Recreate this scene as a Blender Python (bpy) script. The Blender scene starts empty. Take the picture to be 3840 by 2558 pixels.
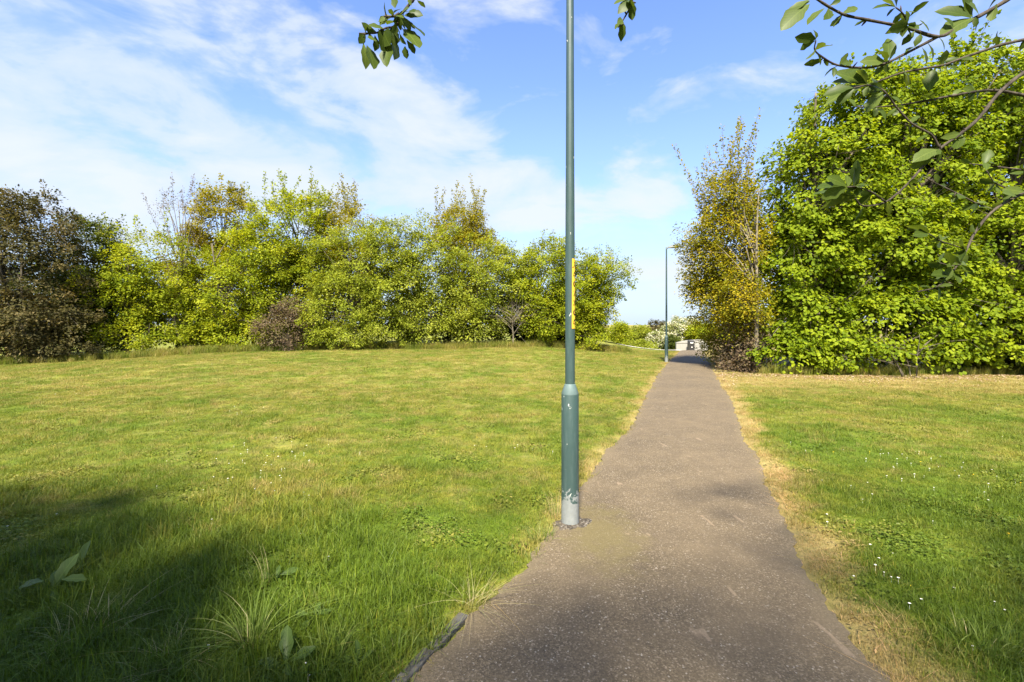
import bpy, math
import numpy as np
from mathutils import Vector

SC = bpy.context.scene
COL = SC.collection
R = math.radians

# ------------------------------------------------------------------ camera
F, CX, HZ, CH = 470.0, 512.0, 324.0, 1.7      # focal (px), centre, horizon row, eye height
cam_d = bpy.data.cameras.new('camera'); cam = bpy.data.objects.new('camera', cam_d)
COL.objects.link(cam); SC.camera = cam
cam.location = (0, 0, CH); cam.rotation_euler = (R(90), 0, 0)
cam_d.sensor_width = 36.0; cam_d.lens = F * 36.0 / 1024.0
cam_d.shift_y = -(341.0 - HZ) / 1024.0
cam_d.clip_start = 0.05; cam_d.clip_end = 3000.0

# ------------------------------------------------------------------ light
EL, AZ = R(50), math.atan2(0.16, 1.0)          # sun behind the camera, slightly left
Ldir = Vector((math.sin(AZ) * math.cos(EL), math.cos(AZ) * math.cos(EL), -math.sin(EL)))
sun_d = bpy.data.lights.new('sun', 'SUN'); sun = bpy.data.objects.new('sun', sun_d); COL.objects.link(sun)
sun_d.energy = 4.8; sun_d.angle = R(5.5); sun_d.color = (1.0, 0.93, 0.80)
sun.rotation_euler = Ldir.to_track_quat('-Z', 'Y').to_euler(); sun.location = (-3, -20, 25)

W = bpy.data.worlds.new('World'); SC.world = W; W.use_nodes = True
SC.view_settings.view_transform = 'Standard'; SC.view_settings.look = 'None'
SC.view_settings.gamma = 1.0; SC.view_settings.use_curve_mapping = False
SC.view_settings.exposure = 1.84
SC.cycles.use_denoising = True; SC.cycles.denoising_prefilter = 'ACCURATE'
SC.cycles.max_bounces = 6; SC.cycles.diffuse_bounces = 3; SC.cycles.transmission_bounces = 4


class N:
    """small helper round a node tree"""
    def __init__(s, tree):
        s.t = tree; s.n = tree.nodes; s.l = tree.links

    def add(s, kind, **kw):
        nd = s.n.new(kind)
        for k, v in kw.items():
            setattr(nd, k, v)
        return nd

    def put(s, sock, v):
        if isinstance(v, bpy.types.NodeSocket):
            s.l.new(v, sock)
        elif v is not None:
            if hasattr(sock, 'default_value'):
                if sock.type == 'RGBA' and len(v) == 3:
                    v = (*v, 1)
                sock.default_value = v

    def math(s, op, a, b=None, clamp=False):
        nd = s.add('ShaderNodeMath', operation=op); nd.use_clamp = clamp
        s.put(nd.inputs[0], a); s.put(nd.inputs[1], b)
        return nd.outputs[0]

    def mix(s, f, a, b, blend='MIX'):
        nd = s.add('ShaderNodeMix', data_type='RGBA', blend_type=blend)
        s.put(nd.inputs[0], f); s.put(nd.inputs[6], a); s.put(nd.inputs[7], b)
        return nd.outputs[2]

    def noise(s, vec, scale, detail=4, rough=0.55, dist=0.0):
        nd = s.add('ShaderNodeTexNoise')
        s.put(nd.inputs['Vector'], vec); nd.inputs['Scale'].default_value = scale
        nd.inputs['Detail'].default_value = detail; nd.inputs['Roughness'].default_value = rough
        nd.inputs['Distortion'].default_value = dist
        return nd.outputs[0]

    def ramp(s, f, stops, interp='LINEAR'):
        nd = s.add('ShaderNodeValToRGB'); cr = nd.color_ramp; cr.interpolation = interp
        while len(cr.elements) < len(stops):
            cr.elements.new(0.5)
        for e, (p, c) in zip(cr.elements, stops):
            e.position = p
            e.color = (c, c, c, 1) if isinstance(c, (int, float)) else (*c, 1)
        s.put(nd.inputs[0], f)
        return nd.outputs[0]

    def vmath(s, op, a, b=None):
        nd = s.add('ShaderNodeVectorMath', operation=op)
        s.put(nd.inputs[0], a)
        if b is not None:
            s.put(nd.inputs[1], b)
        return nd.outputs[0]


# sky: Nishita with a thin broken layer of fair-weather cloud
w = N(W.node_tree); W.node_tree.nodes.clear()
sky = w.add('ShaderNodeTexSky', sky_type='NISHITA'); sky.sun_disc = False
sky.sun_elevation = EL; sky.sun_rotation = R(180) + AZ; sky.air_density = 1.0; sky.dust_density = 0.6; sky.ozone_density = 2.2
tc = w.add('ShaderNodeTexCoord'); dirv = tc.outputs['Generated']
sx = w.add('ShaderNodeSeparateXYZ'); w.put(sx.inputs[0], dirv)
dz = w.math('MAXIMUM', sx.outputs[2], 0.0)
den = w.math('ADD', dz, 0.16)
u = w.math('DIVIDE', sx.outputs[0], den); v = w.math('DIVIDE', sx.outputs[1], den)
cb = w.add('ShaderNodeCombineXYZ'); w.put(cb.inputs[0], u); w.put(cb.inputs[1], v); cb.inputs[2].default_value = 3.7
n1 = w.noise(cb.outputs[0], 1.5, 9, 0.60, 0.5)
sq = w.vmath('MULTIPLY', dirv, (1, 1, 2.3))
n3 = w.noise(sq, 4.4, 9, 0.56, 0.3)


def sky_dir(px, py):
    d = Vector(((px - CX) / F, 1.0, (HZ - py) / F * 1.9)); d.normalize()
    return d


flat = w.add('ShaderNodeVectorMath', operation='NORMALIZE'); w.put(flat.inputs[0], w.vmath('MULTIPLY', dirv, (1, 1, 1.9)))
bank = None
for (bx_, by_, br_, bs_) in [(-60, 60, 17, 1.0), (20, 95, 15, 1.0), (95, 60, 13, 1.0), (-150, 150, 18, 0.9), (190, 92, 8, 0.95), (280, 110, 9, 0.9), (370, 120, 10, 1.0), (430, 150, 10, 0.9), (260, 55, 5, 0.85), (60, 156, 4, 0.9), (160, 140, 10, 0.75),
                             (330, 165, 15, 1.0), (240, 190, 15, 1.0), (440, 195, 13, 0.95), (130, 205, 13, 0.7), (520, 190, 9, 0.7), (640, 185, 10, 0.38), (700, 255, 12, 0.55), (820, 80, 9, 0.35), (1000, 40, 9, 0.8), (220, -10, 9, 0.6),
                             (-500, 100, 30, 0.8), (-900, -200, 26, 0.7), (1500, 60, 26, 0.5), (300, -700, 22, 0.6)]:
    dp = w.add('ShaderNodeVectorMath', operation='DOT_PRODUCT'); w.put(dp.inputs[0], flat.outputs[0]); dp.inputs[1].default_value = sky_dir(bx_, by_)
    mr = w.add('ShaderNodeMapRange', interpolation_type='SMOOTHSTEP')
    w.put(mr.inputs[0], dp.outputs['Value']); mr.inputs[1].default_value = math.cos(R(br_)); mr.inputs[2].default_value = math.cos(R(br_ * 0.25)); mr.inputs[3].default_value = 0.0; mr.inputs[4].default_value = bs_
    bank = mr.outputs[0] if bank is None else w.math('MAXIMUM', bank, mr.outputs[0])
dens = w.math('ADD', w.math('MULTIPLY', bank, 0.36), w.math('ADD', w.math('MULTIPLY', n3, 1.55), w.math('MULTIPLY', n1, 0.20)))
mask = w.ramp(w.math('MULTIPLY', dens, 0.7), [(0.675, 0.0), (0.75, 0.28), (0.82, 0.70), (0.95, 0.90)])
hz = w.ramp(dz, [(0.0, 0.92), (0.10, 0.72), (0.24, 0.34), (0.45, 0.10), (0.7, 0.0)])        # bright air near the horizon
skyc = w.mix(1.0, sky.outputs[0], (1.20, 1.36, 1.92), 'MULTIPLY')
skyc = w.mix(hz, skyc, (3.6, 4.35, 5.1))
cloud = w.mix(w.ramp(n3, [(0.35, 0.0), (0.65, 1.0)]), (3.6, 4.3, 5.2), (4.5, 4.8, 5.2))
skyc = w.mix(mask, skyc, cloud)
bg = w.add('ShaderNodeBackground'); w.put(bg.inputs[0], skyc); bg.inputs[1].default_value = 0.056
ow = w.add('ShaderNodeOutputWorld'); w.l.new(bg.outputs[0], ow.inputs[0])

# ------------------------------------------------------------------ helpers
def depth(py):
    return CH * F / (py - HZ)


def P(px, py, d):
    return np.array([(px - CX) / F * d, d, CH - (py - HZ) / F * d])


def sstep(x, a, b):
    t = np.clip((np.asarray(x, float) - a) / (b - a), 0, 1)
    return t * t * (3 - 2 * t)


def unit(a):
    a = np.asarray(a, float)
    return a / np.maximum(np.linalg.norm(a, axis=-1, keepdims=True), 1e-9)


def mesh_tris(name, V, T, attrs=None, smooth=False):
    V = np.ascontiguousarray(V, np.float32); T = np.ascontiguousarray(T, np.int32)
    me = bpy.data.meshes.new(name)
    me.vertices.add(len(V)); me.vertices.foreach_set('co', V.ravel())
    m = len(T)
    me.loops.add(3 * m); me.loops.foreach_set('vertex_index', T.ravel())
    me.polygons.add(m); me.polygons.foreach_set('loop_start', np.arange(0, 3 * m, 3, dtype=np.int32))
    me.update(calc_edges=True)
    me.polygons.foreach_set('use_smooth', np.full(m, smooth))
    for k, a in (attrs or {}).items():
        at = me.attributes.new(k, 'FLOAT', 'POINT'); at.data.foreach_set('value', np.ascontiguousarray(a, np.float32))
    return me


def obj(name, me, mat=None, parent=None, loc=None):
    o = bpy.data.objects.new(name, me); COL.objects.link(o)
    if mat is not None and me is not None and not me.materials:
        me.materials.append(mat)
    if parent is not None:
        o.parent = parent
    if loc is not None:
        o.location = [float(c) for c in loc]
    return o


def tag(o, label=None, cat=None, group=None, kind=None):
    for k, v in (('label', label), ('category', cat), ('group', group), ('kind', kind)):
        if v:
            o[k] = v
    return o


class MB:
    """collects tubes, boxes and lathes into one triangle mesh"""
    def __init__(s):
        s.V = []; s.T = []; s.n = 0

    def add(s, V, T):
        V = np.asarray(V, float); T = np.asarray(T, int)
        s.V.append(V); s.T.append(T + s.n); s.n += len(V)

    def tube(s, pts, rad, k=6, cap=True):
        pts = np.asarray(pts, float); n = len(pts)
        rad = np.broadcast_to(np.asarray(rad, float), (n,))
        tg = unit(np.gradient(pts, axis=0))
        ref = np.array([0, 0, 1.0]) if abs(tg[:, 2]).mean() < 0.8 else np.array([1.0, 0, 0])
        a = unit(np.cross(tg, ref)); b = np.cross(tg, a)
        ph = np.arange(k) * 2 * np.pi / k
        V = pts[:, None] + rad[:, None, None] * (np.cos(ph)[None, :, None] * a[:, None] + np.sin(ph)[None, :, None] * b[:, None])
        i = np.arange(n - 1)[:, None] * k; j = np.arange(k)[None]; j2 = (j + 1) % k
        q = np.stack([i + j, i + j2, i + k + j2, i + k + j], -1).reshape(-1, 4)
        T = np.concatenate([q[:, [0, 1, 2]], q[:, [0, 2, 3]]])
        V = V.reshape(-1, 3)
        if cap:
            V = np.concatenate([V, pts[[0, -1]]])
            c0, c1 = n * k, n * k + 1
            jj = np.arange(k); kk = (jj + 1) % k
            T = np.concatenate([T, np.stack([np.full(k, c0), kk, jj], -1), np.stack([np.full(k, c1), (n - 1) * k + jj, (n - 1) * k + kk], -1)])
        s.add(V, T)

    def box(s, c, size, rz=0.0, taper=1.0):
        x, y, z = np.array(size) / 2
        V = np.array([[sx_ * x * (taper if sz_ > 0 else 1), sy_ * y * (taper if sz_ > 0 else 1), sz_ * z] for sz_ in (-1, 1) for sy_ in (-1, 1) for sx_ in (-1, 1)], float)
        cr, sr = math.cos(rz), math.sin(rz)
        V = V @ np.array([[cr, sr, 0], [-sr, cr, 0], [0, 0, 1]]) + np.array(c)
        Q = [(0, 2, 3, 1), (4, 5, 7, 6), (0, 1, 5, 4), (2, 6, 7, 3), (0, 4, 6, 2), (1, 3, 7, 5)]
        s.add(V, [t for a, b, c2, d in Q for t in ((a, b, c2), (a, c2, d))])

    def build(s, name, mat, parent=None, smooth=False, loc=None):
        me = mesh_tris(name, np.concatenate(s.V), np.concatenate(s.T), smooth=smooth)
        return obj(name, me, mat, parent, loc)


def bezier(p0, p1, p2, n=6):
    t = np.linspace(0, 1, n)[:, None]
    return (1 - t) ** 2 * np.asarray(p0) + 2 * t * (1 - t) * np.asarray(p1) + t * t * np.asarray(p2)


def smooth_poly(pts, n=5):
    pts = np.asarray(pts, float)
    q = np.concatenate([[2 * pts[0] - pts[1]], pts, [2 * pts[-1] - pts[-2]]])
    out = []
    for i in range(len(pts) - 1):
        a, b, c, d = q[i:i + 4]
        for t in np.linspace(0, 1, n, endpoint=False):
            out.append(0.5 * (2 * b + (c - a) * t + (2 * a - 5 * b + 4 * c - d) * t * t + (3 * b - a - 3 * c + d) * t ** 3))
    return np.array(out + [pts[-1]])


# ------------------------------------------------------------------ materials
def new_mat(name):
    m = bpy.data.materials.new(name); m.use_nodes = True
    m.node_tree.nodes.clear()
    n = N(m.node_tree)
    out = n.add('ShaderNodeOutputMaterial')
    return m, n, out


def principled(n, col, rough=0.7, spec=0.3, metal=0.0, normal=None):
    p = n.add('ShaderNodeBsdfPrincipled')
    n.put(p.inputs['Base Color'], col); n.put(p.inputs['Roughness'], rough)
    n.put(p.inputs['Specular IOR Level'], spec); n.put(p.inputs['Metallic'], metal)
    if normal is not None:
        n.put(p.inputs['Normal'], normal)
    return p.outputs[0]


def bump(n, h, strength=0.3, dist=0.01):
    b = n.add('ShaderNodeBump'); b.inputs['Strength'].default_value = strength; b.inputs['Distance'].default_value = dist
    n.put(b.inputs['Height'], h)
    return b.outputs[0]


def leaf_mat(name, stops, trans=0.45, rough=0.6, tgain=1.5, spec=0.12, veins=False):
    m, n, out = new_mat(name)
    at = n.add('ShaderNodeAttribute', attribute_name='rnd')
    c = n.ramp(at.outputs['Fac'], stops)
    if veins:
        ob = n.add('ShaderNodeTexCoord').outputs['Object']; se = n.add('ShaderNodeSeparateXYZ'); n.put(se.inputs[0], ob)
        ax_ = n.math('ABSOLUTE', se.outputs[0])
        rib = n.ramp(ax_, [(0.0, 1.0), (0.022, 0.0)])
        sv = n.math('SINE', n.math('SUBTRACT', n.math('MULTIPLY', se.outputs[1], 58.0), n.math('MULTIPLY', ax_, 75.0)))
        vein = n.math('MAXIMUM', rib, n.ramp(sv, [(0.86, 0.0), (1.0, 0.55)]))
        c = n.mix(n.ramp(n.noise(ob, 5, 4), [(0.35, 0.0), (0.7, 0.5)]), c, n.mix(1.0, c, (0.7, 0.8, 0.6), 'MULTIPLY'))
        c = n.mix(n.math('MULTIPLY', vein, 0.6), c, n.mix(1.0, c, (2.0, 1.8, 1.9), 'MULTIPLY'))
    d = principled(n, c, rough, spec)
    tr = n.add('ShaderNodeBsdfTranslucent'); n.put(tr.inputs[0], n.mix(1.0, c, (tgain * 1.1, tgain, tgain * 0.45), 'MULTIPLY'))
    mx = n.add('ShaderNodeMixShader'); mx.inputs[0].default_value = trans
    n.l.new(d, mx.inputs[1]); n.l.new(tr.outputs[0], mx.inputs[2]); n.l.new(mx.outputs[0], out.inputs[0])
    return m


LM = {
    'maple': leaf_mat('maple_leaf', [(0, (0.075, 0.118, 0.004)), (0.5, (0.155, 0.208, 0.006)), (1, (0.26, 0.305, 0.012))]),
    'bright': leaf_mat('bright_leaf', [(0, (0.10, 0.14, 0.006)), (0.5, (0.21, 0.25, 0.010)), (1, (0.35, 0.355, 0.02))]),
    'hawthorn': leaf_mat('hawthorn_leaf', [(0, (0.105, 0.140, 0.010)), (0.5, (0.215, 0.25, 0.018)), (1, (0.35, 0.365, 0.055))]),
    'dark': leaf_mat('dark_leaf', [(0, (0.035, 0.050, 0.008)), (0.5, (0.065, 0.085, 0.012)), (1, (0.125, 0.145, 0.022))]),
    'gold': leaf_mat('gold_leaf', [(0, (0.105, 0.130, 0.006)), (0.4, (0.20, 0.195, 0.009)), (0.7, (0.29, 0.24, 0.012)), (1, (0.37, 0.29, 0.016))]),
    'goldgreen': leaf_mat('gold_green_leaf', [(0, (0.11, 0.11, 0.008)), (0.5, (0.22, 0.20, 0.010)), (1, (0.33, 0.285, 0.018))]),
    'copper': leaf_mat('copper_leaf', [(0, (0.030, 0.032, 0.009)), (0.5, (0.072, 0.064, 0.020)), (1, (0.135, 0.102, 0.038))], trans=0.3),
    'dry': leaf_mat('dry_leaf', [(0, (0.07, 0.05, 0.03)), (0.6, (0.13, 0.09, 0.052)), (1, (0.16, 0.14, 0.05))], trans=0.25),
    'blossom': leaf_mat('blossom_leaf', [(0, (0.12, 0.15, 0.035)), (0.45, (0.19, 0.22, 0.06)), (0.62, (0.50, 0.48, 0.34)), (1, (0.66, 0.64, 0.52))], trans=0.3),
    'near': leaf_mat('near_leaf', [(0, (0.040, 0.062, 0.010)), (0.5, (0.062, 0.090, 0.014)), (1, (0.095, 0.125, 0.028))], trans=0.36, rough=0.42, veins=True),
    'weed': leaf_mat('weed_leaf', [(0, (0.04, 0.07, 0.012)), (1, (0.08, 0.12, 0.03))], trans=0.3, rough=0.4, veins=True),
}


def bark_mat(name, c1, c2, scale=9.0):
    m, n, out = new_mat(name)
    g = n.add('ShaderNodeTexCoord').outputs['Object']
    st = n.vmath('MULTIPLY', g, (1, 1, 0.25))
    f = n.noise(st, scale, 6, 0.65)
    c = n.mix(n.ramp(f, [(0.35, 0.0), (0.65, 1.0)]), c1, c2)
    n.l.new(principled(n, c, 0.85, 0.15, normal=bump(n, f, 0.6, 0.02)), out.inputs[0])
    return m


BARK = bark_mat('bark_grey_brown', (0.055, 0.045, 0.030), (0.16, 0.135, 0.095))
BARK_PALE = bark_mat('bark_pale', (0.085, 0.07, 0.045), (0.21, 0.178, 0.12))
BARK_DARK = bark_mat('bark_dark', (0.030, 0.024, 0.018), (0.085, 0.068, 0.050), 30)

# ------------------------------------------------------------------ path outline (edge points measured on the ground)
_L = [(408, 682), (439, 649), (470, 616), (490, 600), (522, 574), (537, 548), (553, 533), (560, 521), (579, 489), (596, 468.6), (606, 449.5), (619, 440), (631, 428), (646, 396), (657, 376), (668, 362.5), (679, 351.8)]
_R = [(887, 682), (858, 645), (830, 607.6), (799, 558.4), (783, 517), (767, 483.6), (757.4, 456), (743.6, 440), (737.7, 418.6), (730, 397), (721, 385), (709, 363), (704.5, 352)]


def _edge(lst):
    d = np.array([depth(y) for _, y in lst]); x = np.array([(p - CX) / F for p, _ in lst]) * d
    d = np.concatenate([[-8, 0.5], d, [42.5]])
    x = np.concatenate([[x[0] - 0.375 * (d[2] + 8), x[0] - 0.375 * (d[2] - 0.5)], x, [x[-1] + 0.40 * (42.5 - d[-2])]])
    return d, x


LD, LX = _edge(_L); RD, RX = _edge(_R)


def wob(y, s):
    y = np.asarray(y, float)
    return 0.012 * np.sin(y * 3.1 + s) + 0.012 * np.sin(y * 7.7 + 2 * s) + 0.013 * np.sin(y * 17.3 + 3 * s) + 0.010 * np.sin(y * 41 + s) + 0.008 * np.sin(y * 77 + 2 * s)


def pathL(y):
    return np.interp(y, LD, LX)


def pathR(y):
    return np.interp(y, RD, RX)


def zg(x, y):
    """height of the ground"""
    x = np.asarray(x, float); y = np.asarray(y, float)
    pl_ = np.interp(y, LD, LX); pr_ = np.interp(y, RD, RX)
    off = np.where(x < pl_, pl_ - x, np.where(x > pr_, x - pr_, 0))
    z = 0.50 * sstep(y, 9, 24) * sstep(pl_ - x, 0.8, 7) * sstep(x, -23, -11)
    z = z - 0.80 * sstep(y, 29, 42) * sstep(x, 5.5, 9.5)
    z = z + sstep(off, 0.12, 1.3) * (0.035 * np.sin(x * 0.8 + 1.3) * np.sin(y * 0.62) + 0.018 * np.sin(x * 2.1 + y * 1.3) * np.sin(y * 1.7 - x * 0.7))
    z = z + 0.03 * sstep(off, 0.02, 0.5) * (y < 29)
    z = z - 0.03 * (1 - sstep(off, -0.02, 0.10))
    return z


def path_off(x, y):
    pl_ = pathL(y); pr_ = pathR(y)
    return np.where(x < pl_, pl_ - x, np.where(x > pr_, x - pr_, 0)), x > (pl_ + pr_) / 2


def dryness(x, y):
    """how worn and straw coloured the turf is: verges of the path, leaf litter line by the trees"""
    off, right = path_off(x, y)
    pv = 0.5 + 0.5 * np.sin(y * 2.3 + 1.1 * np.sin(y * 0.9)) * np.sin(y * 5.1 + x)
    v_ = np.where(right, (0.6 + 0.55 * pv) * (1 - sstep(off, 0.08, 0.26 + 0.36 * pv)), (0.35 + 0.4 * pv) * (1 - sstep(off, 0.03, 0.20 + 0.2 * pv)))
    v_ = v_ + np.where(right, 0.54 * sstep(y, 9.5, 14.0) * sstep(off, -0.1, 0.3), 0)
    v_ = v_ + np.where(~right, 0.13 * sstep(y, 5.0, 13) - 0.42 * (1 - sstep(y, 2.6, 4.8)), 0)
    v_ = v_ - np.where(right & (off > 0.5), 0.28 * (1 - sstep(y, 3, 7)), 0)
    return np.clip(v_, -0.4, 1)


# ------------------------------------------------------------------ ground
def turf_color(n, pos, dry):
    f1 = n.noise(pos, 0.55, 5, 0.6); f2 = n.noise(pos, 2.6, 5, 0.65); f3 = n.noise(pos, 9.0, 4, 0.65)
    fy = n.math('ADD', f1, n.math('MULTIPLY', dry, 0.45))
    base = n.mix(n.ramp(fy, [(0.34, 0.0), (0.70, 1.0)]), (0.105, 0.158, 0.010), (0.245, 0.228, 0.028))
    base = n.mix(n.ramp(f3, [(0.40, 0.0), (0.62, 0.75)]), base, (0.075, 0.115, 0.010))
    t = n.math('ADD', n.math('ADD', n.math('MULTIPLY', f2, 0.85), n.math('MULTIPLY', f3, 0.22)), n.math('MULTIPLY', dry, 0.60))
    t = n.math('ADD', t, n.math('MULTIPLY', n.math('SUBTRACT', f1, 0.5), 0.35))
    return n.mix(n.ramp(t, [(0.52, 0.0), (0.68, 0.32), (0.98, 0.92)]), base, (0.34, 0.245, 0.095))


MT, n, out = new_mat('turf_soil')
pos = n.add('ShaderNodeNewGeometry').outputs['Position']
dry = n.add('ShaderNodeAttribute', attribute_name='dry').outputs['Fac']
c = turf_color(n, pos, dry)
soil = n.mix(n.noise(pos, 30, 4), (0.07, 0.055, 0.03), (0.17, 0.13, 0.075))
fz = n.noise(pos, 60, 4, 0.7)
c = n.mix(n.ramp(fz, [(0.52, 0.0), (0.72, 0.55)]), c, soil)
c = n.mix(n.ramp(n.noise(pos, 24, 3, 0.6), [(0.3, 0.0), (0.7, 0.5)]), c, (0.06, 0.095, 0.012))
n.l.new(principled(n, c, 0.9, 0.1, normal=bump(n, fz, 0.7, 0.03)), out.inputs[0])

MG, n, out = new_mat('grass_blade')
pos = n.add('ShaderNodeNewGeometry').outputs['Position']
dry = n.add('ShaderNodeAttribute', attribute_name='dry', attribute_type='INSTANCER').outputs['Fac']
rnd = n.add('ShaderNodeAttribute', attribute_name='rnd').outputs['Fac']
c = turf_color(n, pos, dry)
c = n.mix(1.0, c, n.ramp(rnd, [(0, (0.66, 0.72, 0.6)), (0.55, (1.0, 1.0, 1.0)), (0.85, (1.22, 1.18, 1.1)), (1.0, (1.75, 1.45, 1.9))]), 'MULTIPLY')
dd = principled(n, c, 0.55, 0.25)
tr = n.add('ShaderNodeBsdfTranslucent'); n.put(tr.inputs[0], n.mix(1.0, c, (1.25, 1.2, 0.6), 'MULTIPLY'))
mx = n.add('ShaderNodeMixShader'); mx.inputs[0].default_value = 0.35
n.l.new(dd, mx.inputs[1]); n.l.new(tr.outputs[0], mx.inputs[2]); n.l.new(mx.outputs[0], out.inputs[0])

gx = np.concatenate([-np.geomspace(600, 28, 16), np.arange(-26, 20.01, 0.2), np.geomspace(22, 600, 16)])
gy = np.concatenate([-np.geomspace(300, 7, 10), np.arange(-5, 32.01, 0.2), np.arange(33, 50, 1.0), np.geomspace(52, 1200, 16)])
X, Y = np.meshgrid(gx, gy)
Z = zg(X, Y)
nx = len(gx); ny = len(gy)
ii = (np.arange(ny - 1)[:, None] * nx + np.arange(nx - 1)[None]).ravel()
T = np.concatenate([np.stack([ii, ii + 1, ii + nx + 1], -1), np.stack([ii, ii + nx + 1, ii + nx], -1)])
g = obj('ground', mesh_tris('ground', np.stack([X, Y, Z], -1).reshape(-1, 3), T, {'dry': dryness(X, Y).ravel()}, True), MT)
tag(g, 'rough mown grass lawn either side of the path', kind='structure')

# ------------------------------------------------------------------ asphalt path
MA, n, out = new_mat('asphalt')
pos = n.add('ShaderNodeNewGeometry').outputs['Position']
vo = n.add('ShaderNodeTexVoronoi'); n.put(vo.inputs['Vector'], pos); vo.inputs['Scale'].default_value = 120
wn = n.add('ShaderNodeTexWhiteNoise', noise_dimensions='3D'); n.put(wn.inputs[0], vo.outputs['Color'])
stone = n.ramp(wn.outputs['Value'], [(0.0, (0.038, 0.028, 0.016)), (0.55, (0.092, 0.070, 0.039)), (0.86, (0.150, 0.115, 0.067)), (0.975, (0.22, 0.173, 0.117)), (1.0, (0.36, 0.32, 0.25))])
big = n.noise(pos, 0.9, 5, 0.6)
mid = n.noise(pos, 5.0, 4, 0.6)
c = n.mix(n.ramp(big, [(0.3, 0.0), (0.7, 0.75)]), stone, (0.150, 0.112, 0.064))
c = n.mix(n.ramp(mid, [(0.42, 0.0), (0.75, 0.5)]), c, (0.074, 0.056, 0.034))
# silt and moss where water stands: the left verge by the near lamp
sxy = n.add('ShaderNodeSeparateXYZ'); n.put(sxy.inputs[0], pos)
dv = n.vmath('SUBTRACT', pos, (0.72, 3.8, 0.0)); dv = n.vmath('MULTIPLY', dv, (1.9, 1.0, 0))
ln = n.add('ShaderNodeVectorMath', operation='LENGTH'); n.put(ln.inputs[0], dv)
near = n.math('SUBTRACT', 1.0, n.math('DIVIDE', ln.outputs['Value'], 0.95), clamp=True)
mo = n.ramp(n.math('ADD', n.math('MULTIPLY', near, 0.55), n.math('MULTIPLY', n.noise(pos, 7.5, 6, 0.7), 0.85)), [(0.52, 0.0), (0.84, 0.72)])
c = n.mix(mo, c, (0.115, 0.092, 0.034))
# edge silt
ed = n.add('ShaderNodeAttribute', attribute_name='edge').outputs['Fac']
c = n.mix(n.ramp(n.math('ADD', ed, n.math('MULTIPLY', n.math('SUBTRACT', mid, 0.5), 0.9)), [(0.62, 0.0), (1.0, 0.6)]), c, (0.14, 0.108, 0.06))
# dried mud smears left by feet
sm = n.noise(n.vmath('MULTIPLY', pos, (4.3, 1.6, 1)), 1.6, 2, 0.5, 0.6)
c = n.mix(n.ramp(sm, [(0.69, 0.0), (0.74, 0.36)]), c, (0.30, 0.22, 0.14))
h = n.math('ADD', vo.outputs['Distance'], n.noise(pos, 40, 3))
n.l.new(principled(n, c, 0.85, 0.25, normal=bump(n, h, 0.55, 0.006)), out.inputs[0])

py = np.concatenate([np.arange(-6, 12, 0.035), np.arange(12, 42, 0.15)])
lx = pathL(py) + wob(py, 0.4); rx = pathR(py) + wob(py, 2.1)
tcol = np.linspace(0, 1, 15)
PX = lx[:, None] + (rx - lx)[:, None] * tcol[None]
PY = np.repeat(py[:, None], 15, 1)
drop = -0.80 * sstep(PY, 29, 42) * sstep(PX, 5.5, 9.5)
PZ = 0.004 + 0.022 * (1 - (2 * tcol[None] - 1) ** 2) + drop + 0 * PX + 0.004 * np.sin(PX * 2.3) * np.sin(PY * 1.9)
edge = np.repeat(np.abs(2 * tcol - 1)[None] ** 3, len(py), 0)
ii = (np.arange(len(py) - 1)[:, None] * 15 + np.arange(14)[None]).ravel()
T = np.concatenate([np.stack([ii, ii + 1, ii + 16], -1), np.stack([ii, ii + 16, ii + 15], -1)])
o = obj('asphalt_path', mesh_tris('asphalt_path', np.stack([PX, PY, PZ], -1).reshape(-1, 3), T, {'edge': edge.ravel()}, True), MA)
tag(o, 'brown grey asphalt footpath running away between the lawns', kind='structure')

# pale concrete path curving off to the left at the far end
MC, n, out = new_mat('concrete')
pos = n.add('ShaderNodeNewGeometry').outputs['Position']
f = n.noise(pos, 3.0, 5, 0.6)
n.l.new(principled(n, n.mix(f, (0.40, 0.37, 0.31), (0.62, 0.58, 0.50)), 0.85, 0.2), out.inputs[0])
cl = smooth_poly([(10.9, 30.4, 0), (9.6, 31.2, 0), (7.9, 33.4, 0), (6.6, 36.5, 0), (5.0, 42.0, 0)], 6)
nv = unit(np.gradient(cl, axis=0)); nv = np.stack([-nv[:, 1], nv[:, 0], 0 * nv[:, 0]], -1)
V = np.concatenate([cl - nv * 0.75, cl + nv * 0.75]); V[:, 2] = zg(V[:, 0], V[:, 1]) + 0.05
k = len(cl); ii = np.arange(k - 1)
o = obj('side_path', mesh_tris('side_path', V, np.concatenate([np.stack([ii, ii + 1, ii + k + 1], -1), np.stack([ii, ii + k + 1, ii + k], -1)])), MC)
tag(o, 'pale concrete path bending left behind the hedge end', kind='structure')

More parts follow.
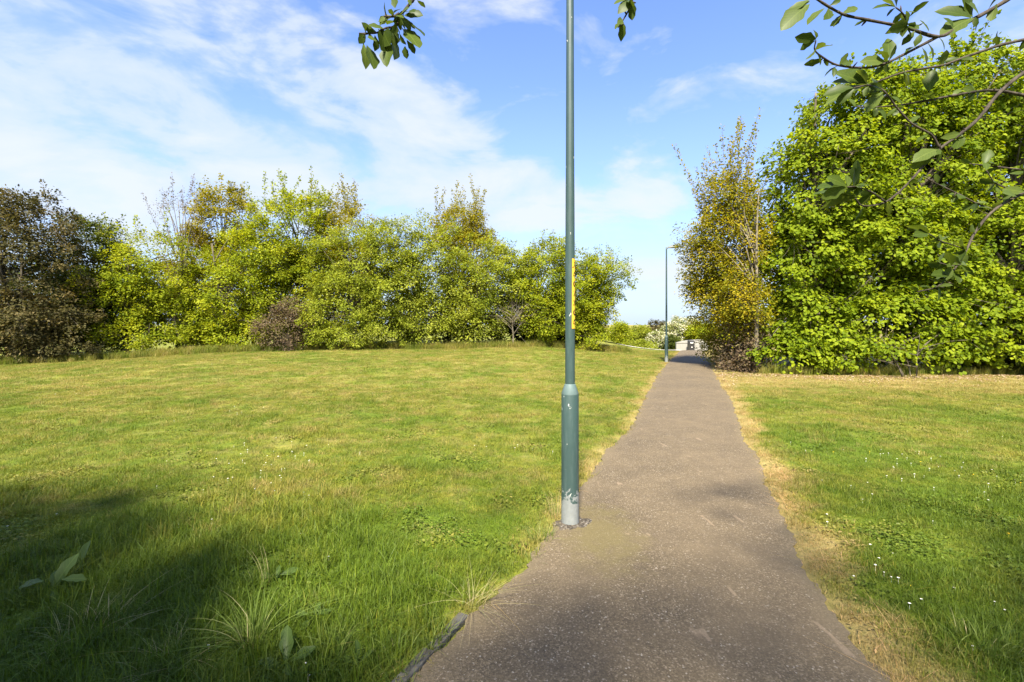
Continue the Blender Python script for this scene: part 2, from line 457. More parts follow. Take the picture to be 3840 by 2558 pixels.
# concrete edging along the left side, showing where the turf has drawn back
MK, n, out = new_mat('edging_concrete')
pos = n.add('ShaderNodeNewGeometry').outputs['Position']
f = n.noise(pos, 9, 6, 0.7); f2 = n.noise(pos, 45, 4, 0.7)
c = n.mix(n.ramp(f, [(0.3, 0.0), (0.7, 1.0)]), (0.040, 0.038, 0.032), (0.125, 0.116, 0.095))
c = n.mix(n.ramp(f2, [(0.56, 0.0), (0.66, 0.8)]), c, (0.13, 0.095, 0.03))
n.l.new(principled(n, c, 0.9, 0.2, normal=bump(n, f2, 0.6, 0.008)), out.inputs[0])
kr = obj('path_edging', None)
tag(kr, 'weathered grey concrete edging along the left of the asphalt path', 'edging')
ang = math.atan2(1, 0.62)
for i in range(5):
    y0 = 1.25 + i * 0.30
    y1 = y0 + 0.292
    a = np.array([float(pathL(y0)) - 0.035, y0]); b = np.array([float(pathL(y1)) - 0.035, y1])
    mid_ = (a + b) / 2; L = np.linalg.norm(b - a) - 0.006
    mb = MB(); mb.box((0, 0, 0), (L, 0.062, 0.14), 0.0)
    ob = mb.build('edging_stone', MK, kr, loc=(mid_[0], mid_[1], -0.050 - 0.004 * (i % 3)))
    ob.rotation_euler = (0.02 * ((i % 3) - 1), 0.015 * ((i % 2) * 2 - 1), math.atan2(b[1] - a[1], b[0] - a[0]))
    md = ob.modifiers.new('worn_edge', 'BEVEL'); md.width = 0.009; md.segments = 2

# ------------------------------------------------------------------ leaves and trees
TPL = {   # leaf outlines: x across, y along, z lift
    'kite': (np.array([[0, 0, 0], [-0.30, 0.48, 0.07], [0, 1, -0.04], [0.30, 0.48, 0.07]]), np.array([[0, 2, 1], [0, 3, 2]])),
    'round': (np.array([[0, 0, 0], [-0.36, 0.34, 0.08], [-0.26, 0.78, 0.04], [0, 1, -0.06], [0.26, 0.78, 0.04], [0.36, 0.34, 0.08]]),
              np.array([[0, 3, 2], [0, 2, 1], [0, 4, 3], [0, 5, 4]])),
    'maple': (np.array([[0, 0, 0], [-0.50, 0.34, 0.05], [-0.30, 0.80, 0.0], [0, 1.0, -0.13], [0.30, 0.80, 0.0], [0.50, 0.34, 0.05]]),
              np.array([[0, 3, 2], [0, 2, 1], [0, 4, 3], [0, 5, 4]])),
}


def leaves(pos, axis, nrm, size, rnd, tpl):
    """one mesh worth of leaves: (V, T, rnd per vertex)"""
    tv, tt = TPL[tpl]
    a = unit(axis); nn = unit(nrm - (nrm * a).sum(-1, keepdims=True) * a); s_ = np.cross(a, nn)
    V = pos[:, None] + size[:, None, None] * (tv[None, :, 0:1] * s_[:, None] + tv[None, :, 1:2] * a[:, None] + tv[None, :, 2:3] * nn[:, None])
    m = len(pos); k = len(tv)
    T = (tt[None] + (np.arange(m) * k)[:, None, None]).reshape(-1, 3)
    return V.reshape(-1, 3), T, np.repeat(rnd, k)


UP = np.array([0, 0, 1.0])


def lump(d, rng, amp):
    f = np.zeros(len(d))
    for k_ in range(5):
        w_ = rng.normal(size=3) * (1.6 + k_ * 1.1)
        f += np.sin(d @ w_ + rng.uniform(0, 6.28)) / (1 + 0.35 * k_)
    return 1 + amp * f / 2.2


def make_tree(name, label, cat, x, y, blobs, mat, bark=None, trunk_r=0.09, trunk_h=None, lean=(0, 0), leaf=0.09, tpl='kite',
              clumps=200, per=55, spray=(0.75, 0.30, 0.13), droop=0.2, shoots=0, shoot_len=1.3, seed=1, group=None, amp=0.22,
              trunk_mat=None, stems=1, hollow=0.40, bare=0, mat2=None, upness=0.35, twig_r=0.010, back=0.5):
    """blobs: crown ellipsoids (cx, cy, cz, rx, ry, rz) measured from the foot of the trunk"""
    rng = np.random.default_rng(seed)
    bark = bark or BARK
    if tpl == 'kite' and per > 20:
        per = int(per * 1.75); leaf = leaf * 1.38
    twig_r = twig_r * 0.65
    root = obj(name, None, loc=(x, y, float(zg(x, y)) - 0.02))
    tag(root, label, cat, group)
    vol = np.array([b[3] * b[4] * b[5] for b in blobs]) ** 0.667
    vol = vol / vol.sum()
    C = []; O = []
    for b, f in zip(blobs, vol):
        k_ = max(6, int(clumps * f))
        d = unit(rng.normal(size=(k_ * 3, 3)))
        keep = (d[:, 1] < 0.25) | (rng.random(len(d)) < back)
        d = d[keep][:k_]
        r = (hollow + (1 - hollow) * rng.random(len(d)) ** 0.45) * lump(d, rng, amp)
        C.append(np.array(b[:3]) + d * r[:, None] * np.array(b[3:])); O.append(d)
    C = np.concatenate(C); O = np.concatenate(O)
    ok = C[:, 2] > (0.12 if tpl != 'maple' else 0.42 + 0.34 * np.sin(C[:, 0] * 2.1 + seed) * np.sin(C[:, 0] * 0.9))
    C = C[ok]; O = O[ok]
    # trunk(s) and limbs
    top = max(b[2] + 0.45 * b[5] for b in blobs)
    th = trunk_h or top
    tb = MB(); samples = []
    main = blobs[0]
    for s_ in range(stems):
        ang_ = rng.uniform(0, 6.28); sp = 0.0 if stems == 1 else rng.uniform(0.08, 0.35)
        p0 = np.array([math.cos(ang_) * sp, math.sin(ang_) * sp, -0.05])
        p3 = np.array([main[0] + lean[0] + math.cos(ang_) * sp * 3, main[1] + lean[1] + math.sin(ang_) * sp * 3, th])
        t = np.linspace(0, 1, 12)[:, None]
        pts = p0 + (p3 - p0) * (t ** 1.15) + np.concatenate([0.06 * np.sin(t * 7 + s_) * np.array([1, .6, 0])], 1) * t
        pts[:, 2] = (p0[2] + (p3[2] - p0[2]) * t[:, 0])
        rr = trunk_r * (1 - 0.80 * t[:, 0]) * (1.0 if s_ == 0 else 0.7)
        rr[0] *= 1.35
        tb.tube(pts, rr, 9)
        samples.append(pts[3:])
    br = MB()
    nl = min(len(C), 14 + len(C) // 14)
    for i in rng.choice(len(C), nl, replace=False):
        tr_ = samples[rng.integers(0, stems)]
        hgt = np.clip(C[i, 2] * rng.uniform(0.45, 0.8), tr_[0, 2], tr_[-1, 2])
        j = int(np.argmin(np.abs(tr_[:, 2] - hgt)))
        a = tr_[j]; e = C[i]
        m_ = (a + e) / 2 + np.array([0, 0, 0.18]) * np.linalg.norm(e - a) + rng.normal(size=3) * 0.12
        pts = bezier(a, m_, e, 8)
        r0 = trunk_r * 0.38
        tb.tube(pts, np.linspace(r0, twig_r, 8), 5)
        samples.append(pts[2:])
    S = np.concatenate(samples)
    for i in range(len(C)):
        dd_ = ((S - C[i]) ** 2).sum(1)
        a = S[int(np.argmin(dd_))]
        m_ = (a + C[i]) / 2 + rng.normal(size=3) * 0.06 + np.array([0, 0, -0.05])
        br.tube(bezier(a, m_, C[i] + O[i] * spray[0] * 0.45, 5), np.linspace(twig_r, twig_r * 0.4, 5), 3, False)
    for i in range(bare):       # leafless twigs poking through
        a = S[rng.integers(0, len(S))]
        dr = unit(rng.normal(size=3) + np.array([0, -0.4, 0.9]))
        br.tube(bezier(a, a + dr * 0.5 + rng.normal(size=3) * .1, a + dr * rng.uniform(0.7, 1.4), 5), np.linspace(twig_r, twig_r * .4, 5), 3, False)
    Vs, Ts, Rs = [], [], []; nv_ = 0

    def push(v_, t_, r_):
        nonlocal nv_
        Vs.append(v_); Ts.append(t_ + nv_); Rs.append(r_); nv_ += len(v_)
    k_ = len(C)
    if per > 0:
        tdir = unit(O * np.array([1, 1, 0.55]) + UP * (upness - droop) + rng.normal(size=(k_, 3)) * 0.35)
        side = unit(np.cross(tdir, UP + rng.normal(size=(k_, 3)) * 0.25)); nrmC = np.cross(side, tdir)
        cs = rng.uniform(0.65, 1.35, size=(k_, 1, 1))
        u_ = rng.random((k_, per, 1)) ** 0.8
        lat = rng.normal(size=(k_, per, 1)) * (1.1 - 0.75 * u_)
        p = C[:, None] + cs * (tdir[:, None] * spray[0] * (u_ - 0.45) + side[:, None] * spray[1] * lat + nrmC[:, None] * spray[2] * rng.normal(size=(k_, per, 1)))
        p[..., 2] -= droop * 0.5 * (u_[..., 0] ** 2) * spray[0] + droop * 0.35 * np.abs(lat[..., 0]) * spray[1]
        ax = unit(tdir[:, None] * 0.7 + side[:, None] * np.sign(lat) * 0.7 + rng.normal(size=p.shape) * 0.4 - UP * droop * 1.3)
        nr = unit(UP * 0.9 + O[:, None] * 0.45 + rng.normal(size=p.shape) * 0.42)
        rn = np.clip(0.5 + 0.17 * rng.normal(size=(k_, 1)) + 0.17 * rng.normal(size=(k_, per)), 0, 1)
        sz = leaf * rng.uniform(0.6, 1.25, size=(k_, per))
        p = p.reshape(-1, 3); keep = p[:, 2] > 0.03
        push(*leaves(p[keep], ax.reshape(-1, 3)[keep], nr.reshape(-1, 3)[keep], sz.ravel()[keep], rn.ravel()[keep], tpl))
    if shoots:
        hi = np.argsort(-C[:, 2])[:max(shoots * 3, 12)]
        for i in rng.choice(hi, shoots, replace=True):
            a = C[i] - np.array([0, 0, 0.4]); L_ = shoot_len * rng.uniform(0.5, 1.15)
            e = a + np.array([rng.normal() * 0.22, rng.normal() * 0.22, 1.0]) * (L_ + 0.4)
            pts = bezier(a, (a + e) / 2 + rng.normal(size=3) * 0.07, e, 6)
            br.tube(pts, np.linspace(0.010, 0.004, 6), 3, False)
            m = int(44 * L_)
            tt_ = rng.uniform(0.2, 1.0, m)
            q = pts[0] + 0 * tt_[:, None]
            for c_ in range(3):
                q[:, c_] = np.interp(tt_, np.linspace(0, 1, 6), pts[:, c_])
            dr = unit(rng.normal(size=(m, 3)) + UP * 0.5)
            q = q + dr * 0.05
            push(*leaves(q, dr, unit(rng.normal(size=(m, 3)) + UP * 0.4), leaf * rng.uniform(0.65, 1.15, m), np.clip(rng.normal(0.5, 0.25, m), 0, 1), tpl))
    tb.build('trunk', trunk_mat or bark, root, True)
    tag(br.build('twigs', bark, root), kind='stuff')
    if Vs:
        tag(obj('crown', mesh_tris('crown', np.concatenate(Vs), np.concatenate(Ts), {'rnd': np.concatenate(Rs)}), LM[mat], root), kind='stuff')
    return root


def px_tree(name, label, cat, px, d, blobs_px, mat, **kw):
    """crown blobs given as seen (px, py, half width, half height, depth offset, depth radius) at distance d"""
    x = (px - CX) / F * d
    z0 = float(zg(x, d)) - 0.02
    bl = []
    for (bx, by, hw, hh, dy, ry) in blobs_px:
        dd_ = d + dy
        bl.append(((bx - CX) / F * dd_ - x, dy, CH - (by - HZ) / F * dd_ - z0, hw / F * dd_, ry, hh / F * dd_))
    return make_tree(name, label, cat, x, d, bl, mat, **kw)


HG = 'trees and shrubs of the left hedge'
# --- left hedge, from the left edge of the picture to the gap by the path
px_tree('copper_shrub', 'large dark brown leaved shrub at the left end of the hedge', 'shrub', 22, 19.6,
        [(20, 275, 68, 80, 0, 2.2), (25, 232, 52, 34, 0.2, 1.6), (-40, 290, 60, 78, 0.3, 2), (45, 325, 52, 42, -0.4, 1.5), (5, 330, 70, 36, -0.5, 1.5)], 'copper', trunk_r=0.10, leaf=0.085, clumps=620, per=60, shoots=14, shoot_len=0.8, seed=11, group=HG, stems=3)
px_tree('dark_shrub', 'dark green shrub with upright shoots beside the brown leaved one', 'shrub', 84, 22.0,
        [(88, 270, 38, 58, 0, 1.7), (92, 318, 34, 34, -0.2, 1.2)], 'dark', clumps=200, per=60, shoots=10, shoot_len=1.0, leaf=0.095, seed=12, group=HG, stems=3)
px_tree('hazel_tree', 'mid green tree with low branches right of the dark shrub', 'tree', 128, 22.2,
        [(140, 275, 48, 48, 0, 1.9), (120, 300, 40, 34, -0.7, 1.4), (140, 333, 42, 14, -1.1, 1.0), (168, 300, 30, 38, 0, 1.3)], 'bright', clumps=330, per=52, shoots=8, shoot_len=1.1, leaf=0.085, seed=13, group=HG, stems=2, bare=10)
px_tree('thin_tree', 'thin half bare tree with a pale trunk in the left hedge', 'tree', 187, 22.6,
        [(182, 225, 24, 38, 0.2, 1.1), (190, 285, 24, 30, 0, 1.0)], 'dry', trunk_r=0.085, clumps=70, per=16, shoots=16, shoot_len=1.2, leaf=0.075, seed=14, group=HG, trunk_mat=BARK_PALE, bare=26, trunk_h=6.6)
px_tree('golden_tree', 'golden green rounded treetop behind the thin half bare tree', 'tree', 222, 25.2,
        [(225, 222, 30, 34, 0, 1.6), (215, 290, 42, 50, -0.3, 1.6)], 'goldgreen', clumps=350, per=56, shoots=9, shoot_len=0.9, leaf=0.09, seed=15, group=HG)
px_tree('green_tree', 'fresh green spreading tree right of the pale thin trunk', 'tree', 236, 22.9,
        [(228, 290, 48, 40, 0, 1.7), (245, 330, 44, 18, -0.5, 1.1), (255, 262, 40, 36, 0.2, 1.6), (205, 325, 20, 20, -0.3, 0.9)], 'bright', clumps=380, per=52, leaf=0.085, seed=16, group=HG, stems=2, bare=12)
px_tree('tall_bright_tree', 'tall yellow green tree with leafy shoots, left hedge skyline', 'tree', 298, 24.6,
        [(298, 240, 36, 48, 0, 1.9), (290, 295, 44, 46, -0.2, 1.7)], 'bright', clumps=430, per=54, shoots=24, shoot_len=1.5, leaf=0.09, seed=17, group=HG)
px_tree('shooting_tree', 'tree topped by long sparse wispy shoots in the mid hedge', 'tree', 342, 25.4,
        [(345, 235, 28, 34, 0, 1.5), (345, 280, 36, 46, 0, 1.6)], 'goldgreen', clumps=290, per=50, shoots=26, shoot_len=1.8, leaf=0.085, seed=18, group=HG, bare=14)
px_tree('hawthorn_tree', 'broad dense layered hawthorn, foliage down to the grass', 'tree', 362, 23.0,
        [(360, 262, 50, 44, 0, 2.0), (345, 305, 40, 40, -0.7, 1.5), (392, 292, 40, 50, 0, 1.6), (345, 335, 36, 14, -1.0, 1.0), (318, 322, 22, 26, -0.6, 1.0), (395, 245, 30, 28, 0.2, 1.5)], 'hawthorn', clumps=560, per=54, leaf=0.075, seed=19, group=HG, spray=(0.85, 0.32, 0.09), stems=3, upness=0.15)
px_tree('hedge_tree', 'olive green tree with a visible trunk right of the hawthorn', 'tree', 411, 23.6,
        [(425, 265, 42, 46, 0.4, 1.7), (420, 310, 32, 26, -0.1, 1.2)], 'hawthorn', clumps=270, per=50, leaf=0.08, seed=20, group=HG, trunk_r=0.10, bare=14, trunk_mat=BARK_PALE)
px_tree('tall_gold_tree', 'tall golden tree with dark dotted shoots against the cloud', 'tree', 462, 26.6,
        [(458, 232, 26, 30, 0, 1.4), (470, 260, 34, 34, 0, 1.5)], 'goldgreen', clumps=290, per=50, shoots=24, shoot_len=1.9, leaf=0.085, seed=21, group=HG, bare=12)
px_tree('leafy_tree', 'pale green tree between the golden one and the lamp post', 'tree', 478, 24.4,
        [(478, 285, 42, 42, 0, 1.8), (470, 318, 36, 22, -0.4, 1.2), (505, 275, 32, 34, 0.2, 1.4)], 'hawthorn', clumps=360, per=52, shoots=8, shoot_len=1.0, leaf=0.08, seed=22, group=HG, bare=14)
px_tree('hedge_hawthorn', 'yellow green hawthorn just left of the near lamp post', 'tree', 540, 24.8,
        [(538, 285, 36, 38, 0, 1.6), (545, 318, 34, 24, -0.4, 1.2), (550, 262, 24, 22, 0.1, 1.2)], 'bright', clumps=330, per=52, shoots=9, shoot_len=0.9, leaf=0.08, seed=23, group=HG, spray=(0.85, 0.32, 0.10))
px_tree('end_tree', 'dense green tree with feathery branches ending the left hedge', 'tree', 592, 25.6,
        [(584, 292, 30, 42, 0, 1.7), (603, 275, 25, 22, 0, 1.2), (580, 328, 24, 20, -0.2, 1.2), (594, 308, 15, 30, 0, 1.0)], 'bright', clumps=360, per=54, shoots=8, shoot_len=1.0, leaf=0.08, seed=24, group=HG, spray=(1.0, 0.26, 0.10), upness=0.4)
px_tree('bare_shrub', 'low brown twiggy shrub standing on the grass before the hedge', 'shrub', 284, 21.6,
        [(283, 330, 26, 20, 0, 0.9), (292, 312, 16, 12, 0.2, 0.6)], 'dry', clumps=130, per=36, leaf=0.06, seed=25, stems=5, trunk_r=0.03, bare=60, twig_r=0.007)
px_tree('little_bare_tree', 'small leafless tree with flat spreading twigs before the hedge', 'tree', 513, 23.3,
        [(513, 312, 26, 10, 0, 0.9)], 'dry', clumps=60, per=5, leaf=0.05, seed=26, trunk_r=0.05, bare=40, trunk_h=1.9, trunk_mat=BARK_PALE, twig_r=0.010)
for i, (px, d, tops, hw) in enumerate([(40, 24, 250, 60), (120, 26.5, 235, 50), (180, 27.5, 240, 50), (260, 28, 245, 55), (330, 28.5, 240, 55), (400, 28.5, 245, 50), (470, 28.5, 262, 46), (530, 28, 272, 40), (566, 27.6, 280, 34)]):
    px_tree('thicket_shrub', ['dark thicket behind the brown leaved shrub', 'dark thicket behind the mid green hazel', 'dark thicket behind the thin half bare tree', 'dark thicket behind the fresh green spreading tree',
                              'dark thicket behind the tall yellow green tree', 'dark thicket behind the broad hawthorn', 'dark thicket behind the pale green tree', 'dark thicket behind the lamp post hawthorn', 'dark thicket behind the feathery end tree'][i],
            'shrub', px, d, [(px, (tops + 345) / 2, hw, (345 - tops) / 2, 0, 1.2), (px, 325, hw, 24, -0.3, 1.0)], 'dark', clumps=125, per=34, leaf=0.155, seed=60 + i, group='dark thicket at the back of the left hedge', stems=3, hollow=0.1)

# --- right side
RG = 'trees on the right of the path'
px_tree('golden_maple', 'golden orange leaved young tree with a slim grey trunk by the path', 'tree', 756, 16.4,
        [(730, 245, 40, 46, 1.6, 1.4), (726, 205, 24, 30, 1.8, 1.0), (706, 268, 24, 30, 2.2, 1.0), (742, 300, 24, 36, 0.6, 0.9), (715, 295, 22, 26, 2.4, 1.0)], 'gold', trunk_r=0.085, leaf=0.082, clumps=620, per=70, shoots=46, shoot_len=2.2, seed=31, group=RG, trunk_mat=BARK_PALE, bare=14, lean=(0.45, -1.2), trunk_h=6.6, tpl='round')
px_tree('path_shrub', 'yellow and brown mixed shrub overhanging the right edge of the path', 'shrub', 727, 20.2,
        [(727, 322, 20, 34, 0, 1.1), (722, 345, 14, 16, -0.5, 0.8), (742, 335, 18, 28, -0.8, 0.9)], 'goldgreen', clumps=220, per=44, leaf=0.07, seed=32, group=RG, stems=4, bare=20, trunk_r=0.03)
px_tree('brown_undergrowth', 'brown twiggy undergrowth at the foot of the slim grey trunk', 'shrub', 742, 17.2,
        [(742, 345, 18, 26, 0, 0.8), (735, 362, 14, 8, -0.5, 0.6)], 'dry', clumps=110, per=30, leaf=0.06, seed=33, stems=5, bare=50, trunk_r=0.025, twig_r=0.007)
MP = dict(tpl='maple', spray=(0.66, 0.27, 0.09), droop=0.55, per=48, trunk_r=0.15, amp=0.24, hollow=0.42)
px_tree('field_maple', 'bright green maple next to the golden tree, tops against blue sky', 'tree', 815, 17.0,
        [(815, 190, 48, 66, 0.3, 2.2), (800, 265, 44, 56, 0.2, 1.8), (812, 325, 46, 32, -0.4, 1.3), (850, 120, 46, 52, 0.6, 2.0), (790, 350, 34, 18, -0.9, 0.9)], 'maple', clumps=820, leaf=0.112, seed=41, group=RG, shoots=12, shoot_len=0.9, **MP)
px_tree('large_maple', 'largest bright green maple on the right with drooping leaf clusters', 'tree', 905, 16.9,
        [(905, 150, 66, 92, 0.6, 2.4), (880, 245, 62, 66, 0, 2.0), (885, 318, 62, 38, -0.6, 1.4), (960, 105, 56, 60, 0.9, 2.2), (930, 280, 50, 56, -0.2, 1.6)], 'maple', clumps=1150, leaf=0.115, seed=42, group=RG, shoots=10, shoot_len=0.9, **MP)
px_tree('edge_maple', 'green maple cut off by the right edge of the picture', 'tree', 1010, 16.4,
        [(1015, 150, 60, 92, 0.9, 2.4), (990, 255, 56, 66, 0.4, 1.8), (985, 322, 50, 42, -0.5, 1.2), (1060, 270, 60, 90, 0.6, 2)], 'maple', clumps=780, leaf=0.115, seed=43, group=RG, **MP)
px_tree('maple_sapling', 'low maple sprays touching the leaf litter under the largest maple', 'shrub', 905, 15.1,
        [(885, 352, 30, 20, 0, 0.7), (950, 342, 36, 18, 0.5, 0.8), (845, 345, 26, 18, 0.6, 0.7)], 'maple', clumps=80, leaf=0.11, seed=44, stems=4, tpl='maple', spray=(0.7, 0.3, 0.10), droop=0.6, per=36, trunk_r=0.03, hollow=0.3)
for i, (px, d, hw, top_, lb) in enumerate([(812, 19.4, 40, 150, 'dark leaved shrub filling in shade behind the maple next to the golden tree'), (900, 19.6, 80, 85, 'dark leaved shrub filling in shade behind the largest maple'), (1000, 19.2, 70, 85, 'dark leaved shrub filling in shade behind the edge maple'), (1000, 16.4, 60, 318, 'low dark leaved shrub filling in shade at the right edge under the maple')]):
    px_tree('shade_fill_shrub', lb, 'shrub', px, d, [(px, (top_ + 372) / 2, hw, (372 - top_) / 2, 0, 1.2)], 'dark', clumps=330 if i < 3 else 120, per=44, leaf=0.13, seed=80 + i, stems=3, hollow=0.1, group='shaded shrubs behind the maples')  # dark leaf colour stands in for shade in the gaps of the maples

# --- far bushes beyond the end of the path
FG = 'far bushes beyond the path end'
px_tree('far_birch', 'far yellow green young tree with a pale post like trunk', 'tree', 618, 37, [(620, 333, 9, 9, 0, 0.9)], 'bright', clumps=60, per=40, leaf=0.10, seed=91, group=FG, trunk_mat=BARK_PALE, trunk_r=0.06)
px_tree('far_low_hedge', 'low clipped far hedge beside the pale side path', 'hedge', 634, 39, [(630, 346, 14, 5, 0, 0.9), (645, 347, 10, 5, 0, 0.9)], 'hawthorn', clumps=90, per=40, leaf=0.09, seed=92, group=FG, stems=4, trunk_r=0.03)
px_tree('far_copper_tree', 'far rounded brown topped tree behind the second lamp post', 'tree', 657, 58, [(656, 330, 12, 10, 0, 1.8), (656, 340, 14, 12, 0, 1.8)], 'copper', clumps=150, per=40, leaf=0.14, seed=93, group=FG)
px_tree('far_blossom_bush', 'far bush covered in white blossom left of the second lamp post', 'shrub', 657, 46, [(657, 341, 9, 10, 0, 1.0)], 'blossom', clumps=110, per=44, leaf=0.11, seed=94, group=FG, stems=3, trunk_r=0.05)
px_tree('far_green_bush', 'far green bush filling the gap left of the white blossom', 'shrub', 638, 50, [(640, 337, 14, 11, 0, 1.6), (627, 338, 11, 11, 0, 1.2)], 'hawthorn', clumps=150, per=44, leaf=0.12, seed=95, group=FG, stems=3, trunk_r=0.05)
px_tree('far_pale_bush', 'far pale green flowering bush behind the white wall', 'shrub', 684, 49, [(684, 331, 17, 13, 0, 1.8), (672, 337, 10, 13, -0.5, 1.2)], 'blossom', clumps=210, per=44, leaf=0.12, seed=96, group=FG, stems=3, trunk_r=0.05)
px_tree('far_yellow_bush', 'far yellow green bush between the white wall and right hedge', 'shrub', 700, 47, [(700, 333, 14, 12, 0, 1.6)], 'bright', clumps=160, per=44, leaf=0.12, seed=97, group=FG, stems=3, trunk_r=0.05)
px_tree('far_dark_bush', 'far darker bush at the foot of the second lamp post', 'shrub', 672, 45, [(671, 345, 6, 8, 0, 0.8)], 'dark', clumps=70, per=44, leaf=0.11, seed=98, group=FG, stems=3, trunk_r=0.04)
for i, (px, d, hw, top_) in enumerate([(600, 64, 30, 333), (640, 70, 30, 334), (690, 66, 30, 322), (735, 60, 34, 320)]):
    px_tree('horizon_bush', ['distant bush glimpsed past the end of the left hedge', 'distant bush low on the skyline left of the brown treetop', 'distant bush on the skyline above the white wall', 'distant bush on the skyline behind the right hedge'][i], 'shrub',
            px, d, [(px, (top_ + 352) / 2, hw, (352 - top_) / 2, 0, 2.0)], 'hawthorn', clumps=130, per=40, leaf=0.17, seed=100 + i, group='distant bushes on the skyline', stems=3)

# ------------------------------------------------------------------ lamp posts
ML, n, out = new_mat('lamp_green_paint')
tco = n.add('ShaderNodeTexCoord').outputs['Object']
sz_ = n.add('ShaderNodeSeparateXYZ'); n.put(sz_.inputs[0], tco)
f = n.noise(tco, 9, 6, 0.65); fs = n.noise(n.vmath('MULTIPLY', tco, (1, 1, 0.12)), 30, 4, 0.6); fp = n.noise(n.vmath('MULTIPLY', tco, (1, 1, 0.45)), 34, 3, 0.5)
paint = n.mix(f, (0.024, 0.048, 0.042), (0.038, 0.066, 0.058))
paint = n.mix(n.ramp(fs, [(0.5, 0.0), (0.8, 0.5)]), paint, (0.085, 0.115, 0.105))
paint = n.mix(n.ramp(fp, [(0.705, 0.0), (0.72, 0.9)]), paint, (0.46, 0.46, 0.40))
zinc = n.mix(n.noise(tco, 22, 5, 0.7), (0.10, 0.11, 0.10), (0.25, 0.26, 0.245))
edge_ = n.math('ADD', sz_.outputs[2], n.math('MULTIPLY', n.math('SUBTRACT', n.noise(tco, 16, 4, 0.6), 0.5), 0.55))
peel = n.ramp(edge_, [(0.245, 1.0), (0.262, 0.0)])
c = n.mix(peel, paint, zinc)
n.l.new(principled(n, c, 0.52, 0.4, normal=bump(n, n.math('ADD', n.math('MULTIPLY', peel, -0.6), f), 0.25, 0.004)), out.inputs[0])
MLC, n, out = new_mat('lamp_grey_collar')
tco = n.add('ShaderNodeTexCoord').outputs['Object']
n.l.new(principled(n, n.mix(n.noise(tco, 20, 5), (0.06, 0.10, 0.092), (0.12, 0.16, 0.15)), 0.55, 0.4), out.inputs[0])
MLH, n, out = new_mat('lantern_grey'); n.l.new(principled(n, (0.12, 0.13, 0.11), 0.5, 0.4), out.inputs[0])
MLL, n, out = new_mat('lantern_lens'); n.l.new(principled(n, (0.62, 0.60, 0.50), 0.2, 0.5), out.inputs[0])


def lathe(prof, k=32):
    mb = MB()
    prof = np.asarray(prof, float); ph = np.arange(k) * 2 * np.pi / k
    V = np.stack([prof[:, 0:1] * np.cos(ph), prof[:, 0:1] * np.sin(ph), np.repeat(prof[:, 1:2], k, 1)], -1).reshape(-1, 3)
    m = len(prof)
    i = np.arange(m - 1)[:, None] * k; j = np.arange(k)[None]; j2 = (j + 1) % k
    q = np.stack([i + j, i + j2, i + k + j2, i + k + j], -1).reshape(-1, 4)
    mb.add(V, np.concatenate([q[:, [0, 1, 2]], q[:, [0, 2, 3]]]))
    return mb


def lamp_post(label, x, y, aim):
    r = obj('lamp_post', None, loc=(x, y, float(zg(x, y)) * 0 + 0.0)); r.rotation_euler = (0, 0, aim)
    tag(r, label, 'lamp post', 'green lamp posts along the path')
    lathe([(0.0745, -0.15), (0.0745, 0.02), (0.0735, 0.6), (0.0735, 1.10), (0.0715, 1.106)]).build('column_base', ML, r, True)
    lathe([(0.0720, 1.104), (0.0735, 1.112), (0.047, 1.185), (0.045, 1.190), (0.040, 1.192)]).build('collar', MLC, r, True)
    lathe([(0.0415, 1.188), (0.0405, 2.2), (0.0345, 3.6), (0.030, 5.02), (0.030, 5.12), (0.0, 5.125)], 24).build('shaft', ML, r, True)
    h = MB(); h.tube([(0, 0, 5.06), (0.04, 0, 5.10), (0.14, 0, 5.125)], [0.034, 0.032, 0.026], 10)
    lan = h.build('lantern', MLH, r, True)
    hood = MB()
    xs = np.linspace(0.08, 0.72, 9); wd = np.array([0.03, 0.07, 0.10, 0.115, 0.12, 0.115, 0.10, 0.075, 0.02]); ht = 1.6 * np.array([.03, .05, .062, .07, .07, .066, .058, .045, .015])
    ph = np.linspace(0, np.pi, 9); V = []
    for X_, w_, h_ in zip(xs, wd, ht):
        for p_ in ph:
            V.append((X_, w_ * math.cos(p_), 5.115 + 0.10 * (X_ - 0.08) + h_ * math.sin(p_)))
    V = np.array(V); i = np.arange(8)[:, None] * 9; j = np.arange(8)[None]
    q = np.stack([i + j, i + j + 1, i + j + 10, i + j + 9], -1).reshape(-1, 4)
    hood.add(V, np.concatenate([q[:, [0, 1, 2]], q[:, [0, 2, 3]]])); hood.build('hood', MLH, lan, True)
    bowl = MB(); V2 = V.copy(); V2[:, 2] = 2 * (5.115 + 0.10 * (V2[:, 0] - 0.08)) - V2[:, 2]; V2[:, 2] = V2[:, 2] * 0.45 + 0.55 * (5.112 + 0.10 * (V2[:, 0] - 0.08))
    V2[:, 1] *= 0.94
    bowl.add(V2, np.concatenate([q[:, [0, 2, 1]], q[:, [0, 3, 2]]])); bowl.build('bowl', MLL, lan, True)
    return r


near = lamp_post('near green lamp post with worn grey foot and yellow number strip', 0.494, 4.0, R(5))
far_ = lamp_post('distant green lamp post showing its lantern, beside the far path', 6.90, 21.0, R(2))
far_.location.z = 0.0
# the yellow number strip wrapped round the right of the near column
MY, n, out = new_mat('strip_yellow')
tco = n.add('ShaderNodeTexCoord').outputs['Object']
n.l.new(principled(n, n.mix(n.noise(tco, 14, 5), (0.60, 0.33, 0.012), (0.72, 0.45, 0.035)), 0.45, 0.4), out.inputs[0])
MI, n, out = new_mat('strip_ink'); n.l.new(principled(n, (0.035, 0.022, 0.006), 0.5, 0.3), out.inputs[0])
near.rotation_euler = (0, 0, 0)


def shaft_r(z):
    return np.interp(z, [1.188, 2.2, 3.6], [0.0415, 0.0405, 0.0345])


